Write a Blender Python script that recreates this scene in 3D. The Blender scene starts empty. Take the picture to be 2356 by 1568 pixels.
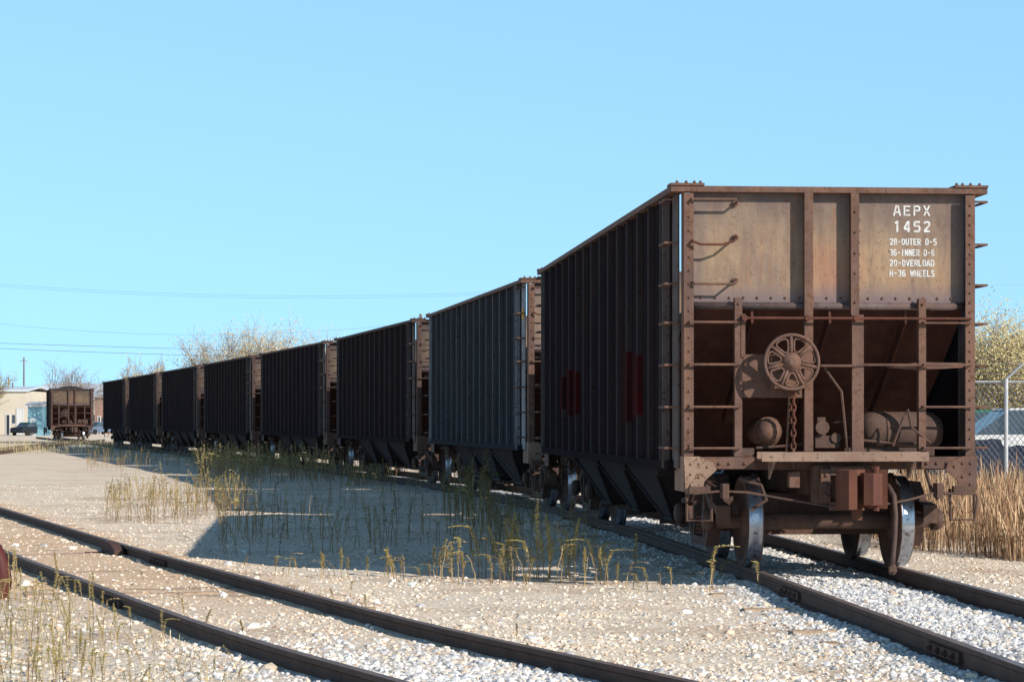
import bpy, bmesh, math, random
import numpy as np
from mathutils import Vector, Matrix, noise as mn
R=math.radians
scn=bpy.context.scene
col=scn.collection
EYE=1.467; F=5500.0; CX=1178.0; HY=967.0; G=-0.17
def gp(px,py,z=G):
    Y=(EYE-z)*F/(py-HY); return ((px-CX)/F*Y, Y)
def wp(px,py,Y): return ((px-CX)/F*Y, Y, EYE+(HY-py)/F*Y)

# ---------------------------------------------------------------- materials
def nt(name):
    m=bpy.data.materials.new(name); m.use_nodes=True; t=m.node_tree
    b=t.nodes['Principled BSDF']; return m,t,b
def nd(t,typ,**k):
    n=t.nodes.new(typ)
    for a,v in k.items(): setattr(n,a,v)
    return n
def mixc(t,fac,a,b,mode='MIX'):
    n=nd(t,'ShaderNodeMix',data_type='RGBA',blend_type=mode)
    for s,v in ((n.inputs[0],fac),(n.inputs[6],a),(n.inputs[7],b)):
        if hasattr(v,'is_linked'): t.links.new(v,s)
        elif isinstance(v,(int,float)): s.default_value=v
        else: s.default_value=(*v,1)
    return n.outputs[2]
def ramp(t,src,a,b,va=0,vb=1):
    n=nd(t,'ShaderNodeMapRange'); t.links.new(src,n.inputs[0])
    n.inputs[1].default_value=a; n.inputs[2].default_value=b; n.inputs[3].default_value=va; n.inputs[4].default_value=vb
    return n.outputs[0]
def noi(t,scale,detail=6,sc=(1,1,1),rough=.6,coord='Object'):
    tc=nd(t,'ShaderNodeTexCoord'); mp=nd(t,'ShaderNodeMapping'); mp.inputs['Scale'].default_value=sc
    t.links.new(tc.outputs[coord],mp.inputs[0])
    n=nd(t,'ShaderNodeTexNoise'); n.inputs['Scale'].default_value=scale; n.inputs['Detail'].default_value=detail; n.inputs['Roughness'].default_value=rough
    t.links.new(mp.outputs[0],n.inputs['Vector']); return n.outputs['Fac']
def bump(t,b,src,strength=.3,dist=.01):
    n=nd(t,'ShaderNodeBump'); n.inputs['Strength'].default_value=strength; n.inputs['Distance'].default_value=dist
    t.links.new(src,n.inputs['Height']); t.links.new(n.outputs[0],b.inputs['Normal'])
def metal(name,c1,c2,c3,rough=.75,s=1.6,streak=.5,metallic=0,b3=(.56,.66),spec=.25):
    m,t,b=nt(name)
    a=ramp(t,noi(t,s,6),.35,.65)
    st=ramp(t,noi(t,5,5,(1,1,.12)),.42,.7,0,streak)
    fine=ramp(t,noi(t,22,6),*b3)
    c=mixc(t,a,c1,c2); c=mixc(t,st,c,c3); c=mixc(t,fine,c,tuple(x*.55 for x in c3))
    t.links.new(c,b.inputs['Base Color']); b.inputs['Roughness'].default_value=rough; b.inputs['Metallic'].default_value=metallic
    b.inputs['Specular IOR Level'].default_value=spec
    bump(t,b,noi(t,40,4),.25,.004)
    return m
def plain(name,c,rough=.8,var=.3,s=3,metallic=0):
    m,t,b=nt(name)
    f=ramp(t,noi(t,s,5),.3,.7)
    t.links.new(mixc(t,f,tuple(x*(1-var) for x in c),tuple(min(1,x*(1+var)) for x in c)),b.inputs['Base Color'])
    b.inputs['Roughness'].default_value=rough; b.inputs['Metallic'].default_value=metallic
    b.inputs['Specular IOR Level'].default_value=.25
    return m
M={}
M['side']=metal('side_black',(.013,.009,.013),(.021,.013,.016),(.032,.017,.015),.95,spec=.03)
M['side2']=metal('side_blueblack',(.020,.021,.026),(.032,.032,.038),(.038,.029,.028),.9,spec=.05)
M['side3']=metal('side_brownblack',(.015,.010,.012),(.023,.014,.015),(.032,.018,.013),.95,spec=.03)
M['rib']=metal('rib_black',(.028,.022,.027),(.040,.030,.033),(.055,.03,.025),.8,spec=.08)
M['rib2']=metal('rib_grey',(.055,.056,.064),(.078,.078,.086),(.07,.05,.042),.7,spec=.1)
M['redp']=metal('red_patch',(.075,.009,.008),(.035,.010,.010),(.022,.012,.012),.95,2.2,.8,spec=.03)
M['frame']=metal('frame_brown',(.165,.096,.075),(.105,.062,.052),(.22,.11,.065),.8,2.5,.7,b3=(.52,.62))
M['frame_d']=metal('frame_dark_brown',(.10,.062,.054),(.065,.042,.038),(.13,.07,.05),.85,2.5)
M['corner']=metal('corner_grey',(.16,.135,.13),(.11,.09,.085),(.12,.075,.06),.8,2,spec=.15)
M['cornerw']=metal('corner_pale',(.40,.40,.42),(.27,.27,.29),(.15,.08,.06),.7,2)
M['lip']=metal('lip_dark',(.15,.11,.105),(.10,.065,.06),(.14,.08,.06),.7,2)
M['rust']=metal('rust',(.14,.048,.032),(.085,.034,.026),(.19,.08,.045),.85,3,.7)
M['under']=metal('under_brown',(.115,.072,.058),(.068,.043,.038),(.16,.085,.055),.85,3,.7)
M['slope']=metal('slope_brown',(.115,.05,.038),(.068,.032,.028),(.15,.068,.048),.85,1,.7,spec=.1)
M['bay']=metal('bay_dark',(.040,.031,.034),(.026,.020,.023),(.065,.042,.032),.85,2,spec=.1)
M['plat']=metal('platform_tan',(.33,.225,.165),(.23,.15,.115),(.26,.14,.085),.8,3)
M['steel']=metal('wheel_tread',(.46,.50,.57),(.36,.38,.43),(.26,.22,.20),.33,1.5,.35,.9)
M['wheelf']=metal('wheel_face',(.115,.064,.05),(.06,.04,.035),(.16,.085,.06),.75,4,.6)
M['hose']=plain('hose_rubber',(.08,.05,.042),.7)
M['maroon']=metal('maroon_iron',(.11,.022,.020),(.07,.018,.018),(.16,.05,.035),.6,3)
def stencil():
    m,t,b=nt('stencil_white')
    f=ramp(t,noi(t,16,6),.50,.66,0,.65); t.links.new(mixc(t,f,(.64,.64,.63),(.38,.30,.24)),b.inputs['Base Color']); b.inputs['Roughness'].default_value=.75; return m
M['white']=stencil()
M['yel']=plain('yellow_card',(.75,.4,.05),.6)
M['coal']=plain('coal',(.03,.03,.033),.8,.5,12)
def endmat(name,k=1.0):
    m,t,b=nt(name); S=lambda c:tuple(x*k for x in c)
    tc=nd(t,'ShaderNodeTexCoord'); sx=nd(t,'ShaderNodeSeparateXYZ'); t.links.new(tc.outputs['Object'],sx.inputs[0])
    n1=noi(t,1.6,8,rough=.65); n2=noi(t,8,8,(1,1,.16),.7); n3=noi(t,26,7,rough=.7); n4=noi(t,3.4,7,(1,1,.55),.65); n5=noi(t,14,6,(1,1,.08),.7)
    c=mixc(t,ramp(t,n1,.38,.62),S((.36,.25,.155)),S((.255,.18,.135)))
    c=mixc(t,ramp(t,n4,.48,.68,0,.65),c,S((.36,.215,.12)))
    top=ramp(t,sx.outputs[2],3.15,3.66); tn=nd(t,'ShaderNodeMath',operation='MULTIPLY'); t.links.new(top,tn.inputs[0]); t.links.new(ramp(t,n4,.3,.6,.5,1.1),tn.inputs[1])
    c=mixc(t,tn.outputs[0],c,S((.15,.118,.112)))  # purple-grey shade below the top chord, painted into the sheet colour
    c=mixc(t,ramp(t,n2,.45,.66,0,.75),c,S((.165,.11,.088)))
    c=mixc(t,ramp(t,n5,.56,.7,0,.55),c,S((.30,.14,.07)))
    vd=nd(t,'ShaderNodeVectorMath',operation='DISTANCE'); t.links.new(tc.outputs['Object'],vd.inputs[0]); vd.inputs[1].default_value=(.04,.1,2.9)
    c=mixc(t,ramp(t,vd.outputs['Value'],.0,.42,.42,0),c,S((.42,.16,.10)))
    c=mixc(t,ramp(t,n3,.57,.68,0,.7),c,S((.11,.058,.044)))
    low=ramp(t,sx.outputs[2],2.82,2.64); c=mixc(t,low,c,S((.19,.14,.14)))
    ax=nd(t,'ShaderNodeMath',operation='ABSOLUTE'); t.links.new(sx.outputs[0],ax.inputs[0])
    c=mixc(t,ramp(t,ax.outputs[0],1.12,1.38,0,.75),c,S((.165,.128,.125)))
    t.links.new(c,b.inputs['Base Color']); b.inputs['Roughness'].default_value=.75; b.inputs['Specular IOR Level'].default_value=.2
    bump(t,b,noi(t,2.2,3),.4,.08)
    return m
M['end']=endmat('end_tan'); M['end_d']=endmat('end_dark',.5)
def vcmat(name,rough=.9,spec=.15):
    m,t,b=nt(name); a=nd(t,'ShaderNodeVertexColor',layer_name='Col')
    t.links.new(a.outputs[0],b.inputs['Base Color']); b.inputs['Roughness'].default_value=rough; b.inputs['Specular IOR Level'].default_value=spec
    return m
M['stone']=vcmat('stone')
M['plant']=vcmat('plant',.85,.1)
def railmat(name,c): return metal(name,c,tuple(x*.6 for x in c),(.14,.07,.045),.75,4)
M['railside']=railmat('rail_side',(.11,.066,.053))
M['railtop']=metal('rail_top',(.34,.28,.26),(.22,.16,.15),(.2,.13,.1),.45,3,.3,.5)
M['railtop2']=metal('rail_top_dull',(.21,.15,.13),(.14,.10,.09),(.20,.12,.09),.55,3,.3,.2)
M['joint']=metal('joint_rust',(.11,.06,.05),(.07,.04,.035),(.13,.075,.055),.85,3)
M['wood']=metal('tie_wood',(.56,.42,.30),(.40,.29,.205),(.26,.18,.125),.9,6)
M['pole']=plain('pole_wood',(.20,.16,.14))
M['galv']=plain('galvanised',(.5,.51,.52),.5,.15,5,.2)
M['mesh']=plain('fence_wire',(.20,.21,.23),.6,.15,5)
M['wire']=plain('wire',(.16,.2,.23))
M['bark']=plain('bark',(.17,.13,.11),.9)
M['barkp']=plain('bark_pale',(.27,.22,.19),.9)
M['cream']=plain('cream_wall',(.60,.53,.43),.8,.07,.5)
M['palew']=plain('pale_wall',(.62,.62,.62),.7,.06,.5)
M['greyw']=plain('grey_wall',(.36,.37,.39),.7,.1,.5)
M['proof']=plain('pale_roof',(.66,.72,.78),.4,.06,.5)
M['blue']=plain('shed_blue',(.22,.42,.50),.6,.1,.5)
M['brick']=plain('brick_brown',(.30,.19,.15),.9,.25,.6)
M['dark']=plain('dark_opening',(.03,.035,.045))
M['glass']=plain('window_glass',(.06,.09,.12),.15)
M['green']=plain('paint_green',(.02,.20,.12),.35,.1)
M['carblack']=plain('paint_black',(.02,.022,.028),.3,.1)
M['carblue']=plain('paint_blue',(.12,.16,.24),.35,.1)
M['carwhite']=plain('paint_white',(.7,.7,.7),.35,.1)
M['tyre']=plain('tyre',(.02,.02,.02))
M['bluegrey']=plain('tarp_blue',(.025,.032,.055),.8,.5,1.5)
M['shingle']=plain('shingle',(.30,.28,.28),.9)

# ---------------------------------------------------------------- mesh builder
class MB:
    def __init__(s,T=None): s.v=[]; s.f=[]; s.T=T
    def add(s,vs,fs):
        o=len(s.v)
        if s.T: vs=[s.T(*p) for p in vs]
        s.v+= [tuple(p) for p in vs]; s.f+= [tuple(i+o for i in f) for f in fs]; return s
    def box(s,x0,x1,y0,y1,z0,z1):
        x0,x1=min(x0,x1),max(x0,x1);y0,y1=min(y0,y1),max(y0,y1);z0,z1=min(z0,z1),max(z0,z1)
        return s.add([(x0,y0,z0),(x1,y0,z0),(x1,y1,z0),(x0,y1,z0),(x0,y0,z1),(x1,y0,z1),(x1,y1,z1),(x0,y1,z1)],
            [(3,2,1,0),(4,5,6,7),(0,1,5,4),(1,2,6,5),(2,3,7,6),(3,0,4,7)])
    def prism(s,poly,ax,a,b):
        n=len(poly)
        def P(p,h): return (h,p[0],p[1]) if ax=='x' else ((p[0],h,p[1]) if ax=='y' else (p[0],p[1],h))
        return s.add([P(p,a) for p in poly]+[P(p,b) for p in poly],
            [tuple(range(n))[::-1],tuple(range(n,2*n))]+[(i,(i+1)%n,n+(i+1)%n,n+i) for i in range(n)])
    def tube(s,pts,r,n=6,closed=False,cap=True):
        pts=[Vector(p) for p in pts]; m=len(pts); vs=[]; fs=[]
        rs=r if isinstance(r,(list,tuple)) else [r]*m
        up=None
        for i,p in enumerate(pts):
            if closed: d=pts[(i+1)%m]-pts[i-1]
            else: d=pts[min(i+1,m-1)]-pts[max(i-1,0)]
            d.normalize()
            if up is None: up=Vector((0,0,1)) if abs(d.z)<.9 else Vector((1,0,0))
            a=d.cross(up)
            if a.length<1e-4: a=d.cross(Vector((0,1,.3)))
            a.normalize(); up=a.cross(d)
            for k in range(n):
                t=2*math.pi*k/n; vs.append(p+(a*math.cos(t)+up*math.sin(t))*rs[i])
        rng=m if closed else m-1
        for i in range(rng):
            j=(i+1)%m
            for k in range(n): fs.append((i*n+k,i*n+(k+1)%n,j*n+(k+1)%n,j*n+k))
        if cap and not closed:
            fs.append(tuple(range(n))[::-1]); fs.append(tuple(range((m-1)*n,m*n)))
        return s.add(vs,fs)
    def lathe(s,prof,c,ax,n=24):
        vs=[];fs=[];m=len(prof)
        for r,h in prof:
            for k in range(n):
                t=2*math.pi*k/n; a,b=r*math.cos(t),r*math.sin(t)
                vs.append({'x':(c[0]+h,c[1]+a,c[2]+b),'y':(c[0]+a,c[1]+h,c[2]+b),'z':(c[0]+a,c[1]+b,c[2]+h)}[ax])
        for i in range(m-1):
            for k in range(n): fs.append((i*n+k,i*n+(k+1)%n,(i+1)*n+(k+1)%n,(i+1)*n+k))
        fs.append(tuple(range(n))[::-1]); fs.append(tuple(range((m-1)*n,m*n)))
        return s.add(vs,fs)
    def cyl(s,c,ax,r,h,n=12): return s.lathe([(r,0),(r,h)],c,ax,n)
    def bolts(s,pts,ax='y',r=.017,h=.016):
        for p in pts: s.lathe([(r,0),(r*.85,-h*.6),(r*.3,-h)],p,ax,6)
        return s
    def build(s,name,mat,parent=None,smooth=False):
        me=bpy.data.meshes.new(name); me.from_pydata(s.v,[],s.f); me.update()
        bm=bmesh.new(); bm.from_mesh(me); bmesh.ops.recalc_face_normals(bm,faces=bm.faces); bm.to_mesh(me); bm.free()
        if isinstance(mat,(list,tuple)):
            for x in mat: me.materials.append(x)
        else: me.materials.append(mat)
        if smooth:
            for p in me.polygons: p.use_smooth=len(p.vertices)<=4
        o=bpy.data.objects.new(name,me); col.objects.link(o)
        if parent: o.parent=parent
        return o
def tag(o,label=None,cat=None,group=None,kind=None):
    if label: o['label']=label
    if cat: o['category']=cat
    if group: o['group']=group
    if kind: o['kind']=kind
    return o
def empty(name,loc,rz=0):
    o=bpy.data.objects.new(name,None); col.objects.link(o); o.location=loc; o.rotation_euler=(0,0,rz); o.empty_display_size=.2; return o
meshcache={}; kids={}
def copy_tree(o,parent=None,swap=None):
    c=o.copy(); col.objects.link(c)
    if swap and c.type=='MESH' and c.data.materials and c.data.materials[0] in swap:
        key=(c.data.name,swap[c.data.materials[0]].name)
        if key not in meshcache:
            d=c.data.copy(); d.materials[0]=swap[d.materials[0]]; meshcache[key]=d
        c.data=meshcache[key]
    if parent: c.parent=parent
    for ch in list(kids.get(o.name,[])): copy_tree(ch,c,swap)
    return c
def npmesh(name,V,Fc,mat,cols=None,smooth=False):
    me=bpy.data.meshes.new(name)
    V=np.asarray(V,dtype=np.float32); Fc=np.asarray(Fc,dtype=np.int32)
    me.vertices.add(len(V)); me.vertices.foreach_set('co',V.ravel())
    me.loops.add(Fc.size); me.loops.foreach_set('vertex_index',Fc.ravel())
    me.polygons.add(len(Fc)); me.polygons.foreach_set('loop_start',np.arange(len(Fc),dtype=np.int32)*Fc.shape[1])
    me.polygons.foreach_set('use_smooth',np.full(len(Fc),smooth))
    me.update(calc_edges=True)
    if cols is not None:
        ca=me.color_attributes.new('Col','FLOAT_COLOR','POINT')
        c4=np.ones((len(V),4),dtype=np.float32); c4[:,:3]=cols; ca.data.foreach_set('color',c4.ravel())
    me.materials.append(mat)
    o=bpy.data.objects.new(name,me); col.objects.link(o); return o

# ---------------------------------------------------------------- track geometry
TH=[(-20,4.2),(-8,4.2),(0,4.0),(7,4.9),(23,8.9),(39,12.1),(54,14.2),(80,14.6),(160,14.8),(300,14.8)]
def th(s): return R(float(np.interp(s,[a for a,b in TH],[b for a,b in TH])))
CUR={}
X0=3.175
def build_curve():
    ds=.1; x,y=X0,23.3; CUR[0]=(x,y)
    for i in range(0,2200):
        a=th((i+.5)*ds); x-=math.sin(a)*ds; y+=math.cos(a)*ds; CUR[i+1]=(x,y)
    x,y=X0,23.3
    for i in range(0,-180,-1):
        a=th((i-.5)*ds); x+=math.sin(a)*ds; y-=math.cos(a)*ds; CUR[i-1]=(x,y)
build_curve()
def cp(s): return Vector(CUR[int(round(s*10))])
main=[cp(s) for s in np.arange(-18,200,1.5)]
def catmull(P,step=8):
    out=[]
    for i in range(1,len(P)-2):
        p0,p1,p2,p3=[np.array(P[k],float) for k in (i-1,i,i+1,i+2)]
        for k in range(step):
            t=k/step
            out.append(Vector(.5*((2*p1)+(-p0+p2)*t+(2*p0-5*p1+4*p2-p3)*t*t+(-p0+3*p1-3*p2+p3)*t**3)))
    return out
fore=catmull([(2.9,7),(1.62,10.2),(.10,13.7),(-1.43,17.3),(-3.5,23.0),(-5.38,28.3),(-9.44,40.4),(-15,57),(-24,84),(-30,100)])
farp=[Vector((-31.9,178)).lerp(Vector((-24.0,100)),k/20) for k in range(-3,21)]
def offset(P,d):
    out=[]
    for i,p in enumerate(P):
        t=(P[min(i+1,len(P)-1)]-P[max(i-1,0)]).normalized(); out.append(Vector((p.x+t.y*d,p.y-t.x*d)))
    return out
PROF=[(-.034,0),(.034,0),(.036,-.033),(.012,-.048),(.010,-.135),(.07,-.155),(.07,-.17),(-.07,-.17),(-.07,-.155),(-.010,-.135),(-.012,-.048),(-.036,-.033)]
def rail(P,d,mats,name='rail',z=0):
    Q=offset(P,d); mb=MB(); n=len(PROF); vs=[];fs=[]
    for i,p in enumerate(Q):
        t=(Q[min(i+1,len(Q)-1)]-Q[max(i-1,0)]).normalized()
        for a,h in PROF: vs.append((p.x+t.y*a,p.y-t.x*a,h+z))
    for i in range(len(Q)-1):
        for k in range(n): fs.append((i*n+k,i*n+(k+1)%n,(i+1)*n+(k+1)%n,(i+1)*n+k))
    fs.append(tuple(range(n))); fs.append(tuple(range((len(Q)-1)*n,len(Q)*n))[::-1])
    mb.add(vs,fs); o=mb.build(name,mats)
    for i,pl in enumerate(o.data.polygons):
        if pl.normal.z>.9 and pl.center.z>z-.01: pl.material_index=1
    return o,Q
def joint(railobj,Q,Yt,side):
    i=min(range(len(Q)-1),key=lambda k:abs(Q[k].y-Yt)); p=Q[i].lerp(Q[i+1],(Yt-Q[i].y)/(Q[i+1].y-Q[i].y)); t=(Q[i+1]-Q[i]).normalized()
    nx,ny=t.y*side,-t.x*side
    def T(x,y,z): return (p.x+t.x*y+nx*x,p.y+t.y*y+ny*x,z)
    mb=MB(T); mb.box(.012,.04,-.42,.42,-.125,-.055)
    for k in range(4):
        y=-.3+.2*k; mb.box(.04,.062,y-.024,y+.024,-.11,-.065); mb.box(.062,.075,y-.012,y+.012,-.1,-.078)
    mb.build('joint_bar',M['joint'],railobj)
rm=[M['railside'],M['railtop']]; rm2=[M['railside'],M['railtop2']]
o,QL=rail(main,-.7525,rm); tag(o,'left rail of the track under the long hopper train','rail'); joint(o,QL,21.6,-1); joint(o,QL,16.1,-1)
o,QR=rail(main,.7525,rm); tag(o,'right rail of the track under the long hopper train','rail'); joint(o,QR,24.8,-1)
o,QA=rail(fore,.7525,rm2); tag(o,'far rail of the empty foreground track with bolted rust joint','rail'); joint(o,QA,26.2,-1)
railA=o
o,QB=rail(fore,-.7525,rm2); tag(o,'near rail of the empty foreground track at lower left','rail'); joint(o,QB,20.5,-1)
o,q=rail(farp,-.7525,rm2); tag(o,'left rail leading to the lone distant hopper car','rail')
o,q=rail(farp,.7525,rm2); tag(o,'right rail leading to the lone distant hopper car','rail')
i=min(range(len(QA)-1),key=lambda k:abs(QA[k].y-29.0)); t=(QA[i+1]-QA[i]).normalized(); p=QA[i]
T=lambda X,Y,Z:(p.x+t.x*Y-t.y*X, p.y+t.y*Y+t.x*X, Z)
b=MB(T); b.prism([(-.5,-.15),(-.5,-.05),(-.1,.02),(.35,.02),(.5,-.06),(.5,-.15)],'x',.05,.16); b.box(.0,.4,.1,.2,-.15,-.1); b.bolts([(.1,-.2,.0),(.1,.2,.0)],'z')
b.build('rail_brace',M['joint'],railA)
b=MB(); pts=[wp(px-8,py,21.5) for px,py in ((-80,1235),(-35,1243),(-5,1265),(9,1300),(14,1337),(8,1373),(-8,1405),(-30,1433),(-60,1452))]
b.tube(pts,[.07,.075,.08,.085,.085,.085,.08,.07,.06],10); o=b.build('bent_rail',M['maroon'],None,True); tag(o,'thick curved maroon iron piece poking in at the left edge','iron piece')

def tie_mesh(k):
    rnd=random.Random(k); b=MB(); n=10
    xs=[-1.3+2.6*i/n for i in range(n+1)]
    vs=[]
    for x in xs:
        j=lambda a:rnd.uniform(-a,a)
        vs+=[(x,-.115+j(.015),-.14),(x,.115+j(.015),-.14),(x,.11+j(.015),j(.009)),(x,.03,j(.006)-.003),(x,-.03,j(.006)),(x,-.11+j(.015),j(.009))]
    fs=[]
    for i in range(n):
        for q in range(6): fs.append((i*6+q,i*6+(q+1)%6,(i+1)*6+(q+1)%6,(i+1)*6+q))
    fs+= [tuple(range(6)),tuple(range(n*6,n*6+6))[::-1]]
    b.add(vs,fs); o=b.build('railroad_tie',M['wood']); me=o.data; bpy.data.objects.remove(o); return me
TM=[tie_mesh(k) for k in range(5)]
def ties(P,ymax,label,group,seed,step=.56,zf=None):
    rnd=random.Random(seed); acc=0
    for a,b in zip(P[:-1],P[1:]):
        seg=(b-a).length; t=(b-a)/seg
        while acc<seg:
            p=a+t*acc; acc+=step*rnd.uniform(.92,1.08)
            if p.y>ymax or p.y<11: continue
            o=bpy.data.objects.new('railroad_tie',TM[rnd.randrange(5)]); col.objects.link(o)
            o.location=(p.x+rnd.uniform(-.08,.08),p.y,zf(p.y)+rnd.uniform(-.02,.008)); o.rotation_euler=(R(rnd.uniform(-1.2,1.2)),R(rnd.uniform(-.7,.7)),math.atan2(t.y,t.x)-math.pi/2+rnd.uniform(-.05,.05))
            tag(o,label,'railroad tie',group)
        acc-=seg
ties(main,40,'weathered wooden tie in the ballast under the hopper train rails','ties of the train track',3,.56,lambda y:-.15)
ties(fore,46,'cracked wooden tie half buried between the empty foreground rails','ties of the foreground track',4,.56,lambda y:-.119-(.03 if y<19.5 else 0))

# ---------------------------------------------------------------- hopper car
L=13.3
def near(x,y,z): return (x,y,z)
def far(x,y,z): return (-x,L-y,z)
root=empty('hopper_car',(0,0,0))
def B(T=None): return MB(T)
NR=15
for sgn in (-1,1):
    b=B(); b.box(sgn*1.47,sgn*1.49,.5,L-.5,1.03,3.68); b.box(sgn*1.42,sgn*1.545,.4,L-.4,.98,1.07)
    sp=b.build('side_panel',M['side'],root)
    for k in range(NR):
        y=.85+(L-1.7)*k/(NR-1); r=B()
        r.prism([(sgn*1.4905,y-.055),(sgn*1.545,y-.04),(sgn*1.545,y+.04),(sgn*1.4905,y+.055)],'z',1.0705,3.68)
        r.build('side_rib',M['rib'],sp)
b=B()
for s in (-1,1): b.box(s*1.43,s*1.565,-.02,L+.02,3.685,3.742)
b.box(-1.429,1.429,-.02,.12,3.685,3.742); b.box(-1.429,1.429,L-.12,L+.02,3.685,3.742)
tc_=b.build('top_chord',M['frame'],root)
for T in (near,far):
    for s in (-1,1):
        b=B(T); b.box(s*1.24,s*1.57,-.035,.22,3.744,3.768)
        b.bolts([(s*x,.03,3.768) for x in (1.27,1.33,1.41,1.5)],'z',.018,-.03)
        b.build('corner_cap',M['frame'],tc_)
b=B(); b.prism([(.2,.74),(.2,1.0),(L-.2,1.0),(L-.2,.74)],'x',-.19,.19); b.build('center_sill',M['under'],root)
tops=[2.8,5.45,8.1,10.6]
for k in range(3):
    a,c=tops[k],tops[k+1]-.12; w0,w1=1.30,1.0
    A=[(a,1.0,w0),(c,1.0,w0),(c,.9,w0-.04),(a+1.25,.36,w1),(a+.55,.36,w1),(a,.86,w0-.04)]
    vs=[(-w,y,z) for y,z,w in A]+[(w,y,z) for y,z,w in A]; n=6
    b=B(); b.add(vs,[tuple(range(n)),tuple(range(n,2*n))[::-1]]+[(i,(i+1)%n,n+(i+1)%n,n+i) for i in range(n)])
    hb=b.build('hopper_bay',M['bay'],root)
    for s in (-1,1):
        e=B(); e.tube([(s*(w+.012),y,z) for y,z,w in A[1:]],.022,5); e.build('flange',M['rib'],hb)
    g=B(); g.box(-.95,.95,a+.5,a+1.3,.29,.355); g.tube([(-1.12,a+.9,.33),(1.12,a+.9,.33)],.025); g.build('outlet_gate',M['under'],hb)
def rungbar(b,x0,x1,z,y=-.065,ys=0.0,r=.0125):
    b.tube([(x0,ys,z),(x0,y,z),(x1,y,z),(x1,ys,z)],r,6)
def make_end(T,brake):
    P=root
    b=B(T); b.box(-1.36,1.36,.10,.12,2.6,3.685); es=b.build('end_sheet',M['end'],P)
    b=B(T); b.bolts([(-1.25+.138*i,.10,2.665) for i in range(19)],'y',.016,.014); b.bolts([(.31,.10,z) for z in np.arange(2.75,3.65,.115)],'y',.016,.014); b.build('rivet_row',M['frame'],es)
    b=B(T); b.tube([(-1.36,.085,2.585),(1.36,.085,2.585)],.038,10); b.build('end_lip',M['lip'],P,True)
    b=B(T); b.add([(-1.38,.1,2.6),(1.38,.1,2.6),(1.38,1.1,1.95),(1.38,2.75,1.02),(-1.38,2.75,1.02),(-1.38,1.1,1.95),
                   (-1.38,.12,2.64),(1.38,.12,2.64),(1.38,1.12,1.99),(1.38,2.77,1.06),(-1.38,2.77,1.06),(-1.38,1.12,1.99)],
                  [(0,1,2,5),(5,2,3,4),(6,11,8,7),(11,10,9,8),(0,5,11,6),(5,4,10,11),(1,7,8,2),(2,8,9,3)])
    ss=b.build('slope_sheet',M['slope'],P)
    for x in (-.75,0.02,.78):
        b=B(T); b.prism([(.1,2.55),(1.1,1.9),(1.75,1.5),(1.7,1.4),(1.05,1.78),(.08,2.42)],'x',x-.012,x+.012); b.build('stiffener',M['slope'],ss)
    for s in (-1,1):
        b=B(T); b.box(s*1.345,s*1.44,-.022,-.005,.78,3.67); b.box(s*1.425,s*1.44,-.005,.15,.95,3.68)
        b.bolts([(s*1.39,-.022,z) for z in np.arange(1.1,3.62,.095 if s>0 else .13)],'y',.014,.014)
        b.build('ladder_stile',M['frame'],P)
        b=B(T); b.box(s*1.455,s*1.475,.16,.56,1.0,3.68); b.box(s*1.44,s*1.565,.565,.59,1.0,3.68); b.build('corner_panel',M['corner'],P)
        x=-.905 if s<0 else .915
        b=B(T); b.box(x-.036,x+.036,-.022,-.004,1.12,2.66); b.box(x-.036,x-.02,-.004,.06,1.12,2.66); b.bolts([(x,-.022,z) for z in (1.2,1.6,2.01,2.42,2.6)],'y',.015)
        b.build('ladder_stile',M['frame'],P)
        for z in (2.42,2.01,1.6,1.2):
            b=B(T); x0,x1=(-1.39,-.90) if s<0 else (.915,1.39); rungbar(b,x0,x1,z,-.07,-.02); b.build('ladder_rung',M['frame'],P)
        for z in (3.62,3.2,2.8,2.42,2.01,1.6,1.2):
            b=B(T); X=s*1.60; b.tube([(s*1.475,.12,z),(X,.12,z),(X,.52,z),(s*1.475,.52,z)],.0125,6); b.build('grab_iron',M['frame'],P)
    for k,(pts) in enumerate(([(-1.37,.0,3.61),(-1.37,-.06,3.61),(-.93,-.06,3.61),(-.92,-.02,3.58),(-.92,.1,3.58)],
                [(-1.36,.0,3.22),(-1.36,-.07,3.2),(-1.28,-.08,3.17),(-1.08,-.09,3.17),(-.97,-.07,3.2),(-.92,-.05,3.24),(-.92,.1,3.25)],
                [(-1.38,.0,2.82),(-1.34,-.06,2.79),(-.97,-.06,2.79),(-.92,-.05,2.83),(-.92,.1,2.83)])):
        b=B(T); b.tube(pts,.0125,6); b.cyl((-.92,.07,pts[-1][2]),'y',.03,.03,8); b.build('grab_iron',M['rust'] if k==1 else M['frame'],P)
    b=B(T); b.box(-.245,-.18,-.01,.098,1.17,3.684); b.box(-.255,-.17,-.024,-.011,1.17,3.684); b.build('end_post',M['frame'],P)
    b=B(T); b.box(.215,.275,-.01,.098,2.56,3.684); b.box(.205,.285,-.024,-.011,2.5,3.684); b.box(.215,.33,-.03,.02,1.12,2.5)
    b.bolts([(.245,-.024,z) for z in (2.62,2.9,3.1,3.3,3.5)],'y',.014); b.build('end_post',M['frame'],P)
    b=B(T); b.tube([(-.86,-.1,2.46),(1.38,-.1,2.46),(1.385,-.02,2.46)],.013,6); b.cyl((.24,-.12,2.46),'y',.03,.1,8); b.cyl((-.24,-.12,2.46),'y',.03,.1,8); b.cyl((-.86,-.12,2.46),'y',.03,.1,8); b.build('handrail',M['rust'],P)
    b=B(T); b.tube([(-.1,-.04,2.0),(.24,-.04,2.0),(.33,-.04,2.01),(.9,-.04,2.01)],.013); b.prism([(.55,1.985),(.9,2.04),(1.38,2.03),(1.38,1.99),(.9,1.96)],'y',.0,.02); b.build('cross_rail',M['frame'],P)
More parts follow.
